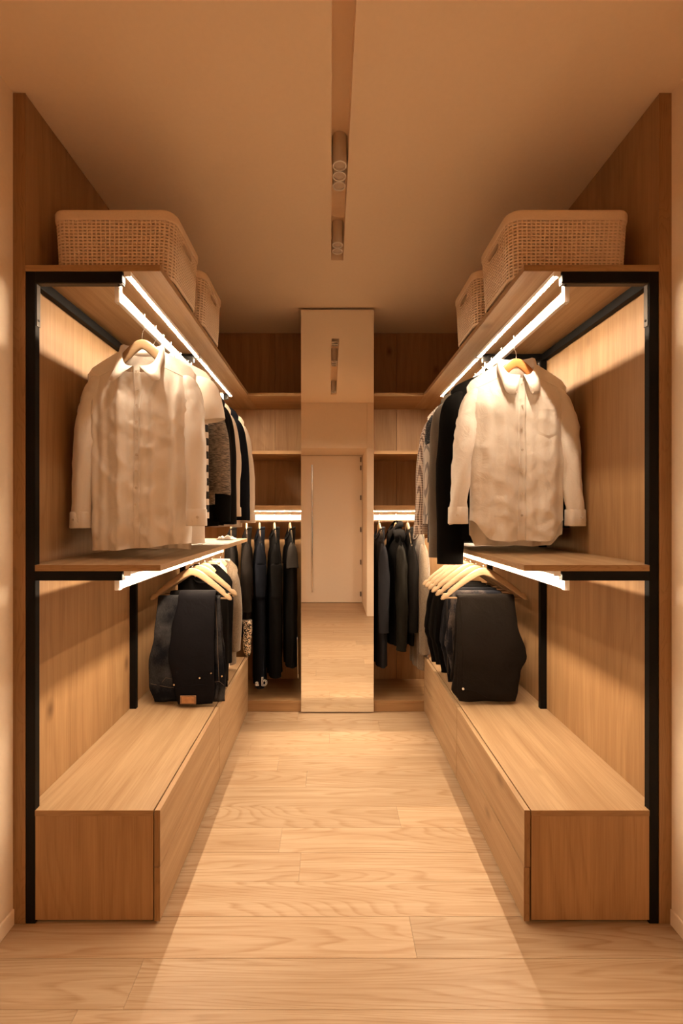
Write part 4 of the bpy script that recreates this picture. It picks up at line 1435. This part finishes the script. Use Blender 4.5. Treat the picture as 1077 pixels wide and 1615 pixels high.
tq, ps = back_item('printed_dress', 'long navy dress with white letters at its hem', 'dress', -0.500, dict(
    w=(0.160, 0.155, 0.160), len=1.085, d=0.042, mat='navy', band=True, neck_drop=0.09, sleeve=0.36, splay=-0.004, sr=(0.040, 0.034, 0.034), fold=0.006, seed=3.0), 'navy dress with letters')
for tx, sz, yy, zz, nm in (('b', 0.085, 0.002, 0.022, 'letter'), ('a', 0.055, -0.036, 0.026, 'letter')):
    cu = bpy.data.curves.new('letter', 'FONT')
    cu.body = tx
    cu.size = sz
    cu.fill_mode = 'NONE'
    cu.bevel_depth = 0.0016
    cu.bevel_resolution = 0
    tmp = bpy.data.objects.new('tmp', cu)
    COL.objects.link(tmp)
    bpy.context.view_layer.update()
    me = bpy.data.meshes.new_from_object(tmp.evaluated_get(bpy.context.evaluated_depsgraph_get()))
    bpy.data.objects.remove(tmp)
    me.materials.clear()
    me.materials.append(M['ink'])
    o = link(nm, me, tq, (0.166, yy, zz))
    o.rotation_euler = (PI / 2, 0, PI / 2)
    o['label'] = 'white outlined letter ' + tx
back_item('black_dress', 'long black dress in the middle of the back left rail', 'dress', -0.395, dict(
    w=(0.160, 0.155, 0.155), len=1.02, d=0.045, mat='black_cloth', band=True, neck_drop=0.07, sleeve=0.36, splay=-0.002, sr=(0.044, 0.040, 0.038), fold=0.007, seed=4.4), 'long black dress')
tz, pz = back_item('zip_jacket', 'black zipped top with short charcoal sleeves hanging next to the mirror', 'jacket', -0.285, dict(
    w=(0.160, 0.155, 0.160), len=0.95, d=0.040, mat='black_cloth', mat_sleeve='charcoal_denim', band=True, neck_drop=0.08, sleeve=0.17, flare=True, splay=0.004, sr=(0.040, 0.040, 0.036), fold=0.006, seed=5.5), 'black top beside the mirror')
hz = tz.location.z
pts = [(0.163 + 0.002 * math.sin(9 * f), 0.030 + 0.006 * f, 0.50 - 0.25 * f - hz) for f in [i / 14 for i in range(15)]]
zo = link('zip', MB().wire(pts, 0.0022, 6).mesh('zip', mat='steel', smooth=True), tz)
zo['label'] = 'thin silver zip'
link('zip_puller', MB().box(0.163, 0.167, 0.0335, 0.0385, 0.225 - hz, 0.252 - hz).mesh('zip_puller', mat='steel', bevel=0.001), zo)

# right of the mirror
back_item('slate_coat', 'slate-blue long cardigan hanging right beside the mirror', 'cardigan', 0.345, dict(
    w=(0.160, 0.155, 0.155), len=0.95, d=0.036, tilt=0.08, mat='slate', band=True, neck_drop=0.08, sleeve=0.60, splay=0.0, sr=(0.046, 0.042, 0.040), fold=0.006, seed=6.1, swr=0.08), 'slate cardigan')
tp, pp = back_item('hooded_parka', 'black parka with a dark olive sleeve and raised hood', 'parka', 0.462, dict(
    w=(0.160, 0.160, 0.160), len=0.80, d=0.070, mat='black_cloth', mat_sleeve='olive', collar='open', stand=0.05, point=0.10, spread=0.03, neck_drop=0.04, sleeve=0.72, splay=0.004, sr=(0.050, 0.050, 0.040), tilt=0.10, fold=0.006, seed=7.2, swr=0.16, swz=30), 'black parka')
hz = tp.location.z
rings = []
for i in range(17):
    a = -0.35 + 2.3 * i / 16
    c = Vector((0.050 + 0.060 * math.cos(a), 0.0, 1.160 + 0.055 * math.sin(a) - hz))
    o = Vector((math.cos(a), 0, math.sin(a)))
    w = 0.042 * (0.75 + 0.25 * math.sin(PI * i / 16))
    rings.append([c + o * (0.014 * math.cos(b)) + Vector((0, w * math.sin(b) + 0.004 * nz(i * 0.7, b, 1.0), 0)) for b in [2 * PI * k / 16 for k in range(16)]])
link('hood', MB().loft(rings).mesh('hood', mat='black_cloth', smooth=True), tp)
back_item('grey_coat', 'dark grey thin jacket between parka and oat coat', 'jacket', 0.545, dict(
    w=(0.155, 0.150, 0.150), len=0.80, d=0.026, mat='soot', band=True, neck_drop=0.07, sleeve=0.60, splay=0.0, sr=(0.038, 0.034, 0.032), tilt=0.06, fold=0.004, seed=8.0), 'thin grey jacket')
back_item('oat_coat', 'oat-coloured woollen coat in the back right corner', 'coat', 0.622, dict(
    w=(0.160, 0.155, 0.160), len=0.96, d=0.045, mat='oat', band=True, neck_drop=0.08, sleeve=0.74, splay=0.004, sr=(0.048, 0.050, 0.046), tilt=0.05, fold=0.006, seed=9.0, swr=0.06), 'oat coat')

# crumpled white cloth left on the far end of the left middle shelf
mb = MB()
rows = []
for j in range(19):
    r = []
    for i in range(25):
        u, v = i / 24 * 2 - 1, j / 18 * 2 - 1
        e = max(0.0, 1 - max(abs(u), abs(v)) ** 4)
        z = 0.002 + e * (0.016 + 0.020 * nz(u * 2.2, v * 2.2, 3.0) + 0.012 * nz(u * 5, v * 5, 1.0))
        r.append((u * 0.055 + 0.008 * nz(v * 2, u, 7), v * 0.05 + 0.008 * nz(u * 2, v, 5), max(0.0005, z)))
    rows.append(r)
mb.loft(rows, closed=False, cap=False)
o = link('white_cloth', mb.mesh('white_cloth', mat='oxford', smooth=True), None, (-0.655, 2.87, MS_T))
o.modifiers.new('thickness', 'SOLIDIFY').thickness = 0.001
tag(o, 'small crumpled white cloth on the far end of the left waist-high shelf', 'cloth')
